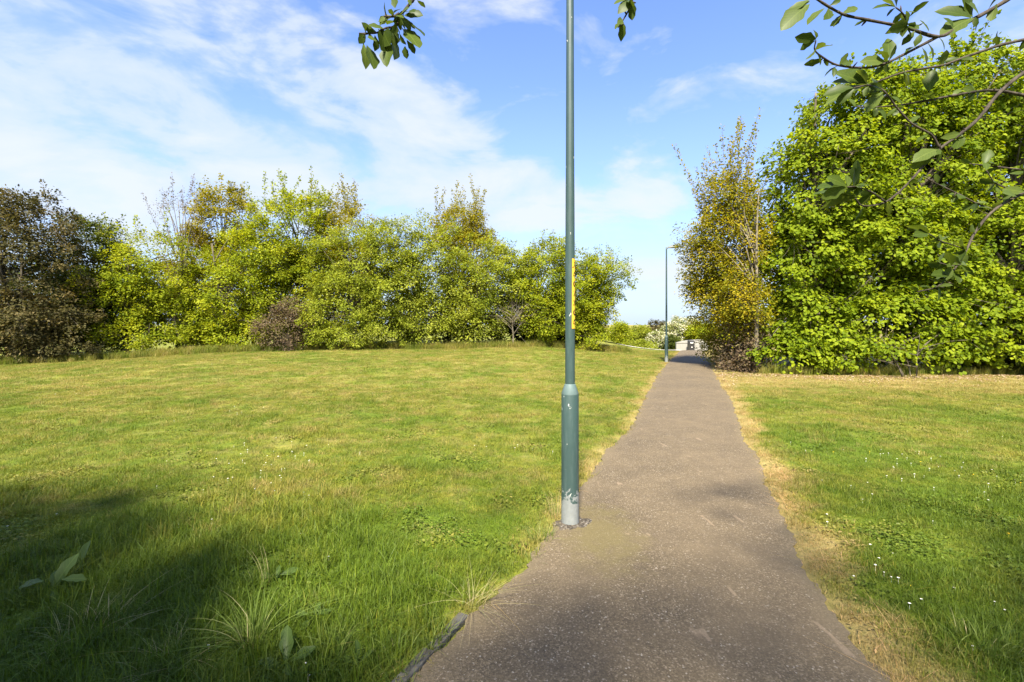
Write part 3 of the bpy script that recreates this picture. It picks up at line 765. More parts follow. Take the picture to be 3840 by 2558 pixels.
CAMA = math.atan2(-4.0, -0.494)          # direction of the camera seen from the post


def wrap(along, z, lift):
    """along: metres round the post from the camera-facing line, to the right"""
    rr = shaft_r(z) + lift
    a = CAMA + along / 0.0408
    return np.stack([rr * np.cos(a), rr * np.sin(a), z], -1)


A0, A1 = 0.0145, 0.0775
ua = np.linspace(A0, A1, 11); za = np.linspace(1.662, 2.252, 24)
UA, ZA = np.meshgrid(ua, za)
UA = UA + (ZA - 1.662) * 0.004
V = wrap(UA, ZA, 0.0022).reshape(-1, 3)
ii = (np.arange(23)[:, None] * 11 + np.arange(10)[None]).ravel()
strip = obj('number_strip', mesh_tris('number_strip', V, np.concatenate([np.stack([ii, ii + 1, ii + 12], -1), np.stack([ii, ii + 12, ii + 11], -1)]), smooth=True), MY, near)
for i, ch in enumerate('A607306'):
    cu = bpy.data.curves.new('character', 'FONT'); cu.body = ch; cu.size = 0.066; cu.align_x = 'CENTER'; cu.resolution_u = 3; cu.offset = 0.0028
    tmp = bpy.data.objects.new('character_source', cu); COL.objects.link(tmp)
    bpy.context.view_layer.update()
    dg = bpy.context.evaluated_depsgraph_get()
    me = bpy.data.meshes.new_from_object(tmp.evaluated_get(dg))
    bpy.data.objects.remove(tmp); bpy.data.curves.remove(cu)
    co = np.empty(len(me.vertices) * 3); me.vertices.foreach_get('co', co); co = co.reshape(-1, 3)
    z = 2.178 - i * 0.0805 + co[:, 1]
    co2 = wrap(0.0415 + co[:, 0] * 1.0 + (z - 1.662) * 0.004, z, 0.0034)
    me.vertices.foreach_set('co', co2.ravel().astype(np.float32)); me.update()
    me.materials.clear()
    obj('character', me, MI, strip)
# chipped patch of new tarmac round the foot of the near lamp
MTP, n, out = new_mat('loose_chippings')
pos = n.add('ShaderNodeNewGeometry').outputs['Position']
vo = n.add('ShaderNodeTexVoronoi'); n.put(vo.inputs['Vector'], pos); vo.inputs['Scale'].default_value = 70
wn = n.add('ShaderNodeTexWhiteNoise', noise_dimensions='3D'); n.put(wn.inputs[0], vo.outputs['Color'])
c = n.ramp(wn.outputs['Value'], [(0.0, (0.030, 0.025, 0.017)), (0.6, (0.078, 0.062, 0.042)), (0.9, (0.13, 0.11, 0.08)), (1, (0.24, 0.215, 0.175))])
n.l.new(principled(n, c, 0.85, 0.3, normal=bump(n, vo.outputs['Distance'], 0.9, 0.015)), out.inputs[0])
rng = np.random.default_rng(5)
k = 40; ph = np.arange(k) * 2 * np.pi / k
rr = 0.15 * (1 + 0.16 * np.sin(ph * 2 + 1) + 0.12 * np.sin(ph * 5) + 0.12 * rng.normal(size=k))
V = [(0.05, -0.02, 0.016)]
for f_, z_ in ((0.6, 0.017), (1.0, 0.010), (1.15, -0.008)):
    V += [(0.05 + math.cos(p) * r_ * f_ * 1.05, -0.02 + math.sin(p) * r_ * f_ * 0.95, z_) for p, r_ in zip(ph, rr)]
T = [(0, 1 + i, 1 + (i + 1) % k) for i in range(k)]
for a in range(2):
    for i in range(k):
        p, q_ = 1 + a * k + i, 1 + a * k + (i + 1) % k
        T += [(p, p + k, q_ + k), (p, q_ + k, q_)]
o = obj('tarmac_patch', mesh_tris('tarmac_patch', np.array(V), np.array(T), smooth=True), MTP, loc=(0.494, 4.0, 0.004))
tag(o, 'rough grey chipping patch round the foot of the near lamp post', kind='structure')

# ------------------------------------------------------------------ white wall and bin beyond the crest
MW, n, out = new_mat('white_wall')
pos = n.add('ShaderNodeNewGeometry').outputs['Position']
f = n.noise(n.vmath('MULTIPLY', pos, (1, 1, 0.3)), 3.5, 5, 0.6)
n.l.new(principled(n, n.mix(f, (0.20, 0.19, 0.16), (0.31, 0.295, 0.255)), 0.8, 0.2), out.inputs[0])
WD = 42.0
wl = obj('white_wall', None, loc=(float(P(690, 340, WD)[0]), WD, -0.82)); tag(wl, 'low white wall across the far end of the path', 'wall')


def wall_piece(name, x0, x1, z0, z1, th=0.22, mat=None, dy=0.0, zb=0.0):
    V = [(x, dy + s * th / 2, z) for x, zt in ((x0, z0), (x1, z1)) for s in (-1, 1) for z in (zb, zt)]
    Q = [(0, 4, 5, 1), (2, 3, 7, 6), (1, 5, 7, 3), (0, 1, 3, 2), (4, 6, 7, 5), (0, 2, 6, 4)]
    T = [t for a, b, c_, d in Q for t in ((a, b, c_), (a, c_, d))]
    return obj(name, mesh_tris(name, np.array(V, float), np.array(T)), mat or MW, wl)


xw = lambda p: (p - 690) / F * WD
zt = lambda p: CH - (p - HZ) / F * WD + 0.82
wall_piece('panel', xw(676), xw(686.8), zt(343), zt(340.9))
wall_piece('panel', xw(687.0), xw(694.5), zt(340.9), zt(340.3))
wall_piece('panel', xw(694.7), xw(708), zt(340.3), zt(339.8))
for a, b, z0, z1 in ((676, 686.8, 343, 340.9), (687.0, 694.5, 340.9, 340.3), (694.7, 708, 340.3, 339.8)):
    wall_piece('coping', xw(a) - 0.0, xw(b) + 0.0, zt(z0) + 0.05, zt(z1) + 0.05, 0.30, zb=min(zt(z0), zt(z1)) + 0.003)
MBK, n, out = new_mat('bin_black'); n.l.new(principled(n, (0.025, 0.023, 0.020), 0.45, 0.4), out.inputs[0])
MBW, n, out = new_mat('bin_white_panel'); n.l.new(principled(n, (0.72, 0.70, 0.62), 0.5, 0.3), out.inputs[0])
bx_ = float(P(691, 340, 41.2)[0])
bn = obj('litter_bin', None, loc=(bx_, 41.2, -0.72)); tag(bn, 'black litter bin with white panel before the far white wall', 'bin')
b = MB(); b.box((0, 0, 0.42), (0.48, 0.42, 0.84), taper=0.96); b.build('bin_body', MBK, bn)
b = MB(); b.box((0, 0, 0.92), (0.48, 0.44, 0.14), taper=0.86); b.build('bin_hood', MBK, bn)
b = MB(); b.box((-0.01, -0.216, 0.78), (0.25, 0.014, 0.09)); b.build('opening_panel', MBW, bn)
b = MB(); b.tube([(0, -0.205, 0.40), (0, -0.222, 0.40)], 0.045, 16); b.build('emblem', MBW, bn)

# ------------------------------------------------------------------ trees that stand behind the photographer
make_tree('shade_tree', 'broad tree behind the viewer shading the lower left lawn', 'tree', -6.2, -2.6,
          [(1.0, 1.35, 4.0, 2.7, 2.0, 1.5), (3.5, 0.95, 3.2, 1.8, 1.5, 1.1), (-2.2, 1.0, 4.2, 2.2, 2, 1.6)], 'maple', trunk_r=0.16, leaf=0.17, clumps=560, per=44, tpl='maple', spray=(0.8, 0.35, 0.15), droop=0.3, seed=51, back=1.0, hollow=0.2)
ov = make_tree('overhanging_tree', 'broad leaved tree whose branches hang across the top right sky', 'tree', 5.2, -1.3,
               [(0.6, 0.0, 4.6, 2.4, 2.0, 1.5), (-1.4, -0.3, 4.0, 1.9, 1.5, 1.1), (-4.4, -0.5, 4.6, 1.9, 1.1, 0.7)], 'near', trunk_r=0.17, leaf=0.13, clumps=300, per=40, tpl='round', spray=(0.7, 0.32, 0.2), droop=0.35, seed=52, back=1.0, hollow=0.3, trunk_mat=BARK_DARK)  # last crown blob is out of view, added to dim the near path
OVL = np.array(ov.location)


def leaf_shape(seed):
    """a broad wavy edged leaf with a folded midrib, unit length along y"""
    m = 14
    t = np.linspace(0, 1, m)
    wdt = 0.245 * np.sin(np.pi * t ** 1.3) ** 0.8 * (1 + 0.11 * np.sin(t * 17 + seed)) + 0.004
    bend = -0.22 * t ** 2 * (1 + 0.5 * math.sin(seed)); cup = 0.10 + 0.05 * math.cos(seed * 2.0)
    V = []
    for i in range(m):
        s_ = 0.03 * math.sin(t[i] * 5 + seed)
        V += [(s_ - wdt[i], t[i], bend[i] + cup * wdt[i] * 2), (s_, t[i], bend[i]), (s_ + wdt[i] * (0.92 + 0.08 * math.sin(seed)), t[i], bend[i] + cup * wdt[i] * 2.2)]
    T = []
    for i in range(m - 1):
        for c_ in range(2):
            a = i * 3 + c_
            T += [(a, a + 1, a + 4), (a, a + 4, a + 3)]
    return np.array(V), np.array(T)


LEAFM = []
for s_ in range(5):
    V, T = leaf_shape(s_ * 1.7 + 0.3)
    me = mesh_tris('leaf', V, T, {'rnd': np.full(len(V), 0.12 + 0.19 * s_)}, True); me.materials.append(LM['near'])
    LEAFM.append(me)
lrng = np.random.default_rng(77)


def hang_leaf(base, tip, parent, wide=1.0):
    base = np.asarray(base, float); tip = np.asarray(tip, float)
    y_ = tip - base; L = np.linalg.norm(y_); y_ = y_ / L
    nrm = unit(UP * 0.7 + np.array([0, -0.55, 0]) + lrng.normal(size=3) * 0.55)
    z_ = unit(nrm - (nrm @ y_) * y_); x_ = np.cross(y_, z_)
    o = obj('leaf', LEAFM[lrng.integers(0, 5)], None, parent)
    from mathutils import Matrix
    M = Matrix.Identity(4)
    for r_ in range(3):
        M[r_][0] = x_[r_] * L * wide; M[r_][1] = y_[r_] * L; M[r_][2] = z_[r_] * L; M[r_][3] = base[r_] - OVL[r_]
    o.matrix_local = M
    return o


def branch(pts, r0, r1, name='branch', root_pts=None, rroot=None):
    """pts: points in the world"""
    pts = smooth_poly(pts, 4)
    rad = np.linspace(r0, r1, len(pts)) * (1 + 0.10 * np.sin(np.arange(len(pts)) * 1.9))
    b = MB()
    if root_pts is not None:
        rp = smooth_poly(np.concatenate([root_pts, pts[:1]]), 6)
        b.tube(rp - OVL, np.linspace(rroot or 0.04, r0, len(rp)), 8)
    b.tube(pts - OVL, rad, 8)
    rg = np.random.default_rng(int(abs(pts[0, 0]) * 1e4) % 9973)
    for i in range(4, len(pts) - 1, 5):       # buds and spur twigs
        d_ = unit(rg.normal(size=3) + UP * 0.3)
        b.tube([pts[i] - OVL, pts[i] - OVL + d_ * 0.012, pts[i] - OVL + d_ * rg.uniform(0.016, 0.030)], [r1 * 1.1, r1 * 1.25, r1 * 0.5], 5)
    return b.build(name, BARK_DARK, ov, True)


def A5(u_, v_, d):     # right hand branches
    return P((2900 + u_ / 1.4255) / 3.75, v_ / 1.4255 / 3.75, d)


def A7(u_, v_, d):     # top middle sprig
    return P((1250 + u_ / 5.231) / 3.75, v_ / 5.231 / 3.75, d)


def A8(u_, v_, d):
    return P((1250 + u_ / 1.9617) / 3.75, v_ / 1.9617 / 3.75, d)


def line(A, uv, d0, d1):
    ds = np.linspace(d0, d1, len(uv))
    return np.array([A(a, b, d) for (a, b), d in zip(uv, ds)])


hub = OVL + np.array([-0.1, 0.1, 2.6])
hub2 = OVL + np.array([0.1, 0.0, 3.3])


def roots(p, h_):
    p = np.asarray(p, float)
    return np.array([h_, (h_ * 0.55 + p * 0.45) + np.array([0.25, -0.25, 0.22])])


def add_branch(A, uv, d0, d1, r0, r1, lv=(), rooted=None, ld=0.0, wf=1.0):
    pts = line(A, uv, d0, d1)
    br_ = branch(pts, r0, r1, root_pts=roots(pts[0], rooted) if rooted is not None else None)
    for _ in range(9):
        i = int(len(pts) * lrng.uniform(0.35, 1.0)) - 1; i = max(0, i)
        b_ = pts[i]; dv_ = unit(pts[min(i + 1, len(pts) - 1)] - pts[max(i - 1, 0)])
        t_ = unit(dv_ * 0.6 + lrng.normal(size=3) * np.array([0.8, 0.5, 0.7]) + np.array([0, 0, -0.35]))
        hang_leaf(b_, b_ + t_ * lrng.uniform(0.045, 0.085), br_, lrng.uniform(0.8, 1.1))
    for q in lv:
        dl = float(np.interp((q[0] + q[2]) / 2, sorted([uv[0][0], uv[-1][0]]), [d1, d0] if uv[0][0] > uv[-1][0] else [d0, d1]))
        hang_leaf(A(q[0], q[1], dl), A(q[2], q[3], dl + lrng.uniform(-0.05, 0.03) + ld), br_, wf * (q[4] if len(q) > 4 else 1.0))
    return br_, pts


b1, p1 = add_branch(A5, [(1420, -120), (1250, 0), (1075, 100), (1000, 140), (880, 196), (700, 145), (500, 105), (370, 75), (240, 0), (190, -40)], 2.3, 2.1, 0.010, 0.0045,
                    [(200, 10, 70, 45), (190, 20, 45, 135), (285, 40, 175, 90), (290, 45, 305, 122), (300, 30, 365, -5), (240, -5, 130, -60), (200, 0, 65, 48, 0.8),
                     (660, 40, 545, 15), (655, 40, 600, 80), (690, 60, 640, 130), (715, 130, 720, 55), (730, 90, 810, 0), (720, 130, 640, 150), (830, 170, 800, 98), (760, 165, 690, 225), (790, 180, 760, 230),
                     (1060, 100, 900, 20, 1.1), (1065, 95, 900, 170, 1.1), (1070, 95, 990, -30, 1.1), (1080, 90, 1080, 135), (1150, 50, 1200, -30), (1190, 20, 1150, 125), (1100, 80, 1040, -10, 1.1), (960, 150, 930, 80)], rooted=hub2)
add_branch(A5, [(880, 196), (700, 290), (600, 338), (500, 362), (350, 350), (270, 310), (222, 268), (228, 215)], 2.22, 2.1, 0.0065, 0.003,
           [(225, 215, 130, 265, 0.8), (228, 212, 135, 195), (228, 210, 235, 145), (225, 262, 185, 330), (225, 275, 270, 335), (240, 265, 315, 225), (350, 348, 400, 285), (355, 350, 425, 320), (600, 335, 500, 300), (605, 330, 590, 250), (612, 325, 625, 190), (615, 325, 665, 240), (330, 360, 325, 395, 0.7),
            (700, 285, 760, 230), (820, 225, 880, 300), (790, 250, 850, 320)])
add_branch(A5, [(700, 145), (715, 125), (690, 70), (655, 40)], 2.2, 2.16, 0.004, 0.003, [(655, 40, 665, -20), (655, 40, 610, -15)])
b2, p2 = add_branch(A5, [(1450, 190), (1340, 212), (1200, 245), (1000, 315), (900, 350), (700, 386), (520, 450)], 2.6, 2.4, 0.009, 0.004,
                    [(520, 450, 330, 415), (515, 452, 290, 490), (500, 455, 470, 350), (700, 388, 790, 380), (690, 390, 740, 440), (905, 350, 915, 270), (910, 345, 990, 360), (520, 460, 560, 520), (840, 365, 840, 470), (510, 455, 350, 370)], rooted=hub)
b3, p3 = add_branch(A5, [(1460, 330), (1340, 390), (1270, 440), (1190, 515), (1100, 630), (1000, 715), (890, 795), (800, 890), (720, 980), (600, 1080), (480, 1100), (440, 1060)], 2.5, 2.25, 0.011, 0.003,
                    [(440, 1060, 230, 1095, 0.8), (440, 1055, 255, 975, 0.9), (445, 1050, 290, 1040), (1000, 715, 930, 725, 0.7), (970, 740, 1035, 735), (880, 800, 770, 820), (870, 815, 745, 890), (1000, 720, 985, 810), (470, 1000, 520, 925, 1.0), (460, 1000, 425, 860), (465, 1005, 525, 965)], rooted=hub)
add_branch(A5, [(600, 1080), (530, 1030), (450, 1000), (395, 1000)], 2.28, 2.2, 0.0045, 0.003,
           [(395, 1000, 250, 970), (395, 1000, 270, 1050), (395, 995, 300, 940), (400, 1000, 400, 930), (430, 995, 455, 900), (440, 995, 520, 980)])
add_branch(A5, [(890, 795), (860, 740), (830, 710), (740, 660), (660, 575), (590, 485), (510, 455), (430, 470)], 2.36, 2.3, 0.006, 0.003,
           [(430, 470, 280, 480), (440, 470, 340, 540), (590, 490, 500, 555, 0.9), (530, 460, 560, 400), (665, 575, 700, 520), (740, 665, 820, 650)])
b4, p4 = add_branch(A5, [(1450, 540), (1340, 510), (1200, 485), (1080, 490), (860, 530), (690, 560), (550, 572), (440, 570)], 2.7, 2.5, 0.010, 0.003,
                    [(440, 572, 410, 520), (860, 530, 800, 480), (1080, 490, 1040, 430), (950, 510, 1010, 470), (690, 562, 640, 610)], rooted=hub)
b5, p5 = add_branch(A5, [(1460, 960), (1340, 1030), (1180, 1122), (1080, 1240), (1030, 1340), (960, 1450), (880, 1530), (770, 1560)], 2.4, 2.15, 0.008, 0.0025,
                    [(1080, 1240, 1045, 1205, 1.2), (1090, 1230, 1110, 1190), (1000, 1400, 960, 1360), (940, 1470, 870, 1450), (930, 1480, 900, 1510), (850, 1540, 790, 1520), (900, 1515, 830, 1480), (1340, 1030, 1260, 1000), (1300, 1050, 1240, 1020), (1030, 1340, 985, 1290), (780, 1560, 740, 1530)], rooted=hub)
add_branch(A5, [(1180, 1122), (1080, 1085), (1000, 1042), (880, 985), (805, 945)], 2.36, 2.28, 0.0045, 0.0025, [(805, 945, 760, 950), (810, 945, 840, 925), (880, 980, 870, 930), (885, 985, 940, 1000)])
add_branch(A5, [(1030, 1335), (960, 1310), (895, 1288), (830, 1248)], 2.25, 2.2, 0.0035, 0.002, [(830, 1248, 790, 1200), (830, 1248, 770, 1240), (830, 1250, 720, 1215), (895, 1288, 895, 1250), (830, 1248, 720, 1190)])
add_branch(A5, [(1000, 1415), (950, 1420), (890, 1405)], 2.2, 2.18, 0.003, 0.002, [(890, 1405, 905, 1345, 0.8), (890, 1405, 860, 1380), (895, 1405, 880, 1440)])
add_branch(A5, [(1300, 1022), (1190, 980), (1140, 912)], 2.4, 2.36, 0.004, 0.0025, [(1140, 912, 1140, 860), (1190, 985, 1210, 1030)])
b6, p6 = add_branch(A5, [(1460, 935), (1340, 910), (1200, 892), (1050, 875)], 2.55, 2.45, 0.006, 0.003, [(1130, 885, 1160, 790), (1060, 875, 1000, 850), (1050, 875, 1100, 840), (1200, 890, 1180, 850)], rooted=hub)
bs, ps = add_branch(A7, [(1900, -420), (1720, -180), (1560, 0), (1390, 212), (1330, 262), (1290, 330), (1250, 480), (1180, 525), (1000, 562), (860, 640), (650, 655), (500, 655)], 1.95, 1.88, 0.0070, 0.003,
                    [(600, 850, 665, 1275, 0.55), (640, 870, 860, 1295, 0.85), (820, 690, 870, 965, 0.8), (640, 650, 540, 835), (640, 650, 640, 440, 0.9), (720, 655, 790, 850, 0.7), (930, 610, 1080, 900, 1.2), (1060, 800, 1020, 1235, 0.7), (1130, 640, 1310, 1095, 1.0), (1150, 540, 1180, 850, 1.1), (1300, 660, 1390, 905, 0.8),
                     (1410, 900, 1410, 1130, 0.9), (1440, 780, 1615, 1045, 0.7), (1430, 560, 1720, 770, 1.0), (1400, 400, 1630, 500, 1.1), (1390, 300, 1725, 240, 0.8), (1440, 240, 1555, 160, 1), (1500, 500, 1810, 590, 0.7), (1380, 560, 1690, 860, 0.9), (1640, 0, 1810, 130, 0.8), (1190, -60, 1175, 55, .7), (1480, -60, 1480, 60, 0.6),
                     (980, 560, 950, 800, 0.9), (1250, 420, 1050, 370, 1.0), (1350, 170, 1120, 230, 0.8), (600, 660, 520, 820, 0.9), (1290, 470, 1420, 600, 1.2), (1250, 520, 1330, 720, 1.0), (1220, 300, 1260, 500, 1.1), (1000, 600, 1010, 830, 1.2)], rooted=hub2, wf=1.4)
add_branch(A7, [(1290, 262), (1180, 320), (1060, 325), (1000, 322)], 1.9, 1.88, 0.005, 0.0035, [])
bt, pt = add_branch(A8, [(2290, -220), (2215, -60), (2200, 0), (2180, 60), (2130, 150), (2095, 200)], 2.1, 2.05, 0.0042, 0.0030, [(2195, 0, 2110, 55), (2190, 10, 2160, 60), (2200, -20, 2060, 10), (2190, -10, 2090, 25)], rooted=hub2)

# ------------------------------------------------------------------ grass
def blade_patch(rng, count, rad, hmin, hmax, wid, lean, seg=2, dead=0.06):
    V = []; T = []; Rn = []
    for _ in range(count):
        r_ = rad * math.sqrt(rng.random()); a = rng.uniform(0, 6.283)
        p = np.array([r_ * math.cos(a), r_ * math.sin(a), -0.006])
        h_ = rng.uniform(hmin, hmax); dr = rng.uniform(0, 6.283); le = abs(rng.normal()) * lean
        d_ = np.array([math.cos(dr), math.sin(dr), 0]); s_ = np.array([-d_[1], d_[0], 0])
        if rng.random() < 0.5:
            s_ = unit(s_ + d_ * rng.normal())
        w_ = wid * rng.uniform(0.6, 1.3); b0 = len(V)
        for i in range(seg):
            t = i / seg
            q = p + d_ * le * h_ * t ** 1.8 + UP * h_ * (t - 0.25 * min(le, 1.6) * t * t)
            V += [q - s_ * w_ * (1 - 0.5 * t) / 2, q + s_ * w_ * (1 - 0.5 * t) / 2]
        V.append(p + d_ * le * h_ + UP * h_ * (1 - 0.25 * min(le, 1.6)))
        for i in range(seg - 1):
            k_ = b0 + 2 * i
            T += [(k_, k_ + 1, k_ + 3), (k_, k_ + 3, k_ + 2)]
        k_ = b0 + 2 * (seg - 1)
        T.append((k_, k_ + 1, k_ + 2))
        Rn += [1.0 if rng.random() < dead else rng.uniform(0, 0.9)] * (2 * seg + 1)
    me = mesh_tris('grass_patch', np.array(V), np.array(T), {'rnd': np.array(Rn)}); me.materials.append(MG)
    return me


def scatter(name, meshes, pts, scale, rot, pick, attrs, label, mat_holder=None):
    """one object that sets out small pieces on points, by geometry nodes"""
    src = bpy.data.collections.new(name + '_pieces')
    for i, m in enumerate(meshes):
        src.objects.link(bpy.data.objects.new('%s_piece_%02d' % (name, i), m))
    me = bpy.data.meshes.new(name)
    me.vertices.add(len(pts)); me.vertices.foreach_set('co', np.ascontiguousarray(pts, np.float32).ravel())
    A_ = {'scl': scale, 'rotz': rot}; A_.update(attrs)
    for k_, a in A_.items():
        me.attributes.new(k_, 'FLOAT', 'POINT').data.foreach_set('value', np.ascontiguousarray(a, np.float32))
    me.attributes.new('pick', 'INT', 'POINT').data.foreach_set('value', np.ascontiguousarray(pick, np.int32))
    o = obj(name, me); tag(o, label, kind='stuff')
    ng = bpy.data.node_groups.new(name + '_nodes', 'GeometryNodeTree')
    ng.interface.new_socket('Geometry', in_out='INPUT', socket_type='NodeSocketGeometry')
    ng.interface.new_socket('Geometry', in_out='OUTPUT', socket_type='NodeSocketGeometry')
    N_ = ng.nodes; L_ = ng.links
    gi = N_.new('NodeGroupInput'); go = N_.new('NodeGroupOutput')
    ci = N_.new('GeometryNodeCollectionInfo'); ci.inputs['Collection'].default_value = src
    ci.inputs['Separate Children'].default_value = True; ci.inputs['Reset Children'].default_value = True
    iop = N_.new('GeometryNodeInstanceOnPoints'); iop.inputs['Pick Instance'].default_value = True

    def attr(nm, t):
        a = N_.new('GeometryNodeInputNamedAttribute'); a.data_type = t; a.inputs['Name'].default_value = nm
        return a.outputs['Attribute']
    cx = N_.new('ShaderNodeCombineXYZ'); L_.new(attr('rotz', 'FLOAT'), cx.inputs[2])
    L_.new(gi.outputs[0], iop.inputs['Points']); L_.new(ci.outputs[0], iop.inputs['Instance'])
    L_.new(attr('pick', 'INT'), iop.inputs['Instance Index']); L_.new(cx.outputs[0], iop.inputs['Rotation'])
    L_.new(attr('scl', 'FLOAT'), iop.inputs['Scale']); L_.new(iop.outputs[0], go.inputs[0])
    o.modifiers.new('scatter', 'NODES').node_group = ng
    return o


rng = np.random.default_rng(2024)
short = [blade_patch(rng, 150, 0.16, 0.018, 0.048, 0.0045, 0.9) for _ in range(5)]
mid_p = [blade_patch(rng, 110, 0.13, 0.035, 0.085, 0.0046, 0.8, 3, 0.05) for _ in range(4)]
long_p = [blade_patch(rng, 70, 0.11, 0.06, 0.17, 0.0050, 0.8, 4, 0.05) for _ in range(4)]


def clover_patch(rg, count, rad):
    m_ = count
    a = rg.uniform(0, 6.283, m_); r_ = rad * np.sqrt(rg.random(m_))
    p = np.stack([r_ * np.cos(a), r_ * np.sin(a), rg.uniform(0.008, 0.05, m_)], -1)
    ax = unit(np.stack([rg.normal(size=m_), rg.normal(size=m_), rg.normal(size=m_) * 0.35], -1))
    V, T, q = leaves(p, ax, unit(rg.normal(size=(m_, 3)) * 0.45 + UP), rg.uniform(0.014, 0.034, m_), rg.uniform(0, 0.85, m_), 'round')
    me = mesh_tris('clover_patch', V, T, {'rnd': q}); me.materials.append(MG)
    return me


weeds = [clover_patch(rng, 36, 0.13) for _ in range(3)]
straw = [blade_patch(rng, 26, 0.14, 0.03, 0.10, 0.0032, 3.0, 3, 0.85) for _ in range(3)]


def grid(x0, x1, y0, y1, s):
    a, b = np.meshgrid(np.arange(x0, x1, s), np.arange(y0, y1, s))
    a = a.ravel() + rng.uniform(-.5, .5, a.size) * s; b = b.ravel() + rng.uniform(-.5, .5, b.size) * s
    return a, b


def hedge_y(x):
    return np.interp(x, [-24, -20, -15, -10, -4, 0, 5, 7], [17.5, 18.2, 20.5, 22.0, 23.0, 23.6, 25.5, 26.5])


def rhedge_y(x):
    return np.interp(x, [6, 8, 9.5, 16, 20], [15.5, 15.6, 14.8, 15.0, 15.0])


def lawn_ok(x, y, m=0.0):
    off, right = path_off(x, y)
    vis = (np.abs(x) < 1.16 * np.maximum(y, 0) + 0.9)
    lim = np.where(right, rhedge_y(x) + 0.6, hedge_y(x) + 0.8)
    lim = np.where(~right & (x > 5.0), 29.5, lim)
    return (off > m) & vis & (y < lim)


fields = []
x, y = grid(-6, 8, 1.0, 5.5, 0.085); fields.append((x, y, 0))
x, y = grid(-14, 14, 5.5, 12.0, 0.14); fields.append((x, y, 1))
x, y = grid(-27, 20, 12.0, 30, 0.22); fields.append((x, y, 2))
PT = []; SCA = []; PK = []; DR = []
for x, y, lv in fields:
    ok = lawn_ok(x, y, 0.05) & (rng.random(len(x)) > 0.12)
    x = x[ok]; y = y[ok]
    off, right = path_off(x, y)
    dr = dryness(x, y)
    patch = np.sin(x * 1.7 + 1.1 * np.sin(y * 1.3)) * np.sin(y * 2.1 + 0.8 * np.sin(x * 2.3)) + 0.5 * rng.normal(size=len(x))
    longish = (lv == 0) & (~right) & (x < -0.2 - 0.42 * (y - 2.2) + 0.35 * np.sin(y * 3)) & (y < 4.5 + 0.4 * np.sin(x * 2)) & (patch > -0.35)
    midd = (lv <= 1) & (((patch > 0.55) & (dr < 0.35)) | ((lv == 0) & (~right) & (y < 3.4)) | ((lv == 0) & right & (y < 4.5) & (off > 0.45) & (patch > -0.4)))
    pk = rng.integers(0, 5, len(x))
    pk = np.where(midd, 5 + rng.integers(0, 4, len(x)), pk)
    pk = np.where(longish, 9 + rng.integers(0, 4, len(x)), pk)
    pk = np.where(off < 0.16, np.where(rng.random(len(x)) < 0.35, 5 + rng.integers(0, 4, len(x)), rng.integers(0, 5, len(x))), pk)
    wd_ = np.sin(x * 2.7 + 0.7 * np.sin(y * 3.3)) * np.sin(y * 3.1 + x) + 0.4 * rng.normal(size=len(x))
    pk = np.where((lv <= 1) & (wd_ > 0.85) & (off > 0.1), 13 + rng.integers(0, 3, len(x)), pk)
    pk = np.where((lv <= 1) & (rng.random(len(x)) < np.clip(0.05 + 0.16 * dr, 0.03, 0.3)), 16 + rng.integers(0, 3, len(x)), pk)
    s_ = rng.uniform(0.7, 1.25, len(x)) * np.array([0.85, 1.0, 1.35])[lv] * np.where(dr > 0.5, 0.8, 1)
    PT.append(np.stack([x, y, zg(x, y)], -1)); SCA.append(s_); PK.append(pk); DR.append(dr + rng.normal(size=len(x)) * 0.14)
PT = np.concatenate(PT); m = len(PT)
scatter('lawn_grass', short + mid_p + long_p + weeds + straw, PT, np.concatenate(SCA), rng.uniform(0, 6.283, m), np.concatenate(PK), {'dry': np.concatenate(DR)}, 'mown green and straw coloured grass of the lawns')

# long uncut grass along the foot of the left hedge
tall = [blade_patch(rng, 60, 0.16, 0.18, 0.42, 0.008, 0.5, 4, 0.10) for _ in range(3)]
x = rng.uniform(-22, 6.5, 1700); y = hedge_y(x) + rng.normal(size=1700) * 0.28 - 0.05
x2 = rng.uniform(8.3, 18, 240); y2 = rhedge_y(x2) + 0.45 + np.abs(rng.normal(size=240)) * 0.4
x = np.concatenate([x, x2]); y = np.concatenate([y, y2])
off, right = path_off(x, y); ok = off > 0.3; x = x[ok]; y = y[ok]
scatter('hedge_grass', tall, np.stack([x, y, zg(x, y)], -1), rng.uniform(0.5, 1.15, len(x)), rng.uniform(0, 6.28, len(x)), rng.integers(0, 3, len(x)), {'dry': rng.uniform(0, 0.25, len(x))}, 'long uncut grass along the foot of the hedges')

# daisies, buttercups and fallen leaves in the turf
MD, n, out = new_mat('daisy_white'); n.l.new(principled(n, (0.78, 0.77, 0.70), 0.6, 0.2), out.inputs[0])
MDY, n, out = new_mat('daisy_yellow'); n.l.new(principled(n, (0.72, 0.48, 0.02), 0.6, 0.2), out.inputs[0])


def flower(rad, white):
    V = [(0, 0, 0.032)]; k_ = 10
    for i in range(k_):
        a = i * 2 * math.pi / k_
        V.append((rad * math.cos(a) * (1 if i % 2 else 0.72), rad * math.sin(a) * (1 if i % 2 else 0.72), 0.036))
    T = [(0, 1 + i, 1 + (i + 1) % k_) for i in range(k_)]
    b0 = len(V)
    for i in range(6):
        a = i * math.pi / 3; V.append((rad * .3 * math.cos(a), rad * .3 * math.sin(a), 0.039))
    T += [(b0, b0 + i, b0 + i + 1) for i in range(1, 5)]
    V += [(-0.0012, 0, 0), (0.0012, 0, 0), (0, 0, 0.033)]
    T.append((len(V) - 3, len(V) - 2, len(V) - 1))
    me = mesh_tris('flower', np.array(V, float), np.array(T))
    me.materials.append(MD if white else MDY); me.materials.append(MDY)
    for i in range(10, 14):
        me.polygons[i].material_index = 1
    return me


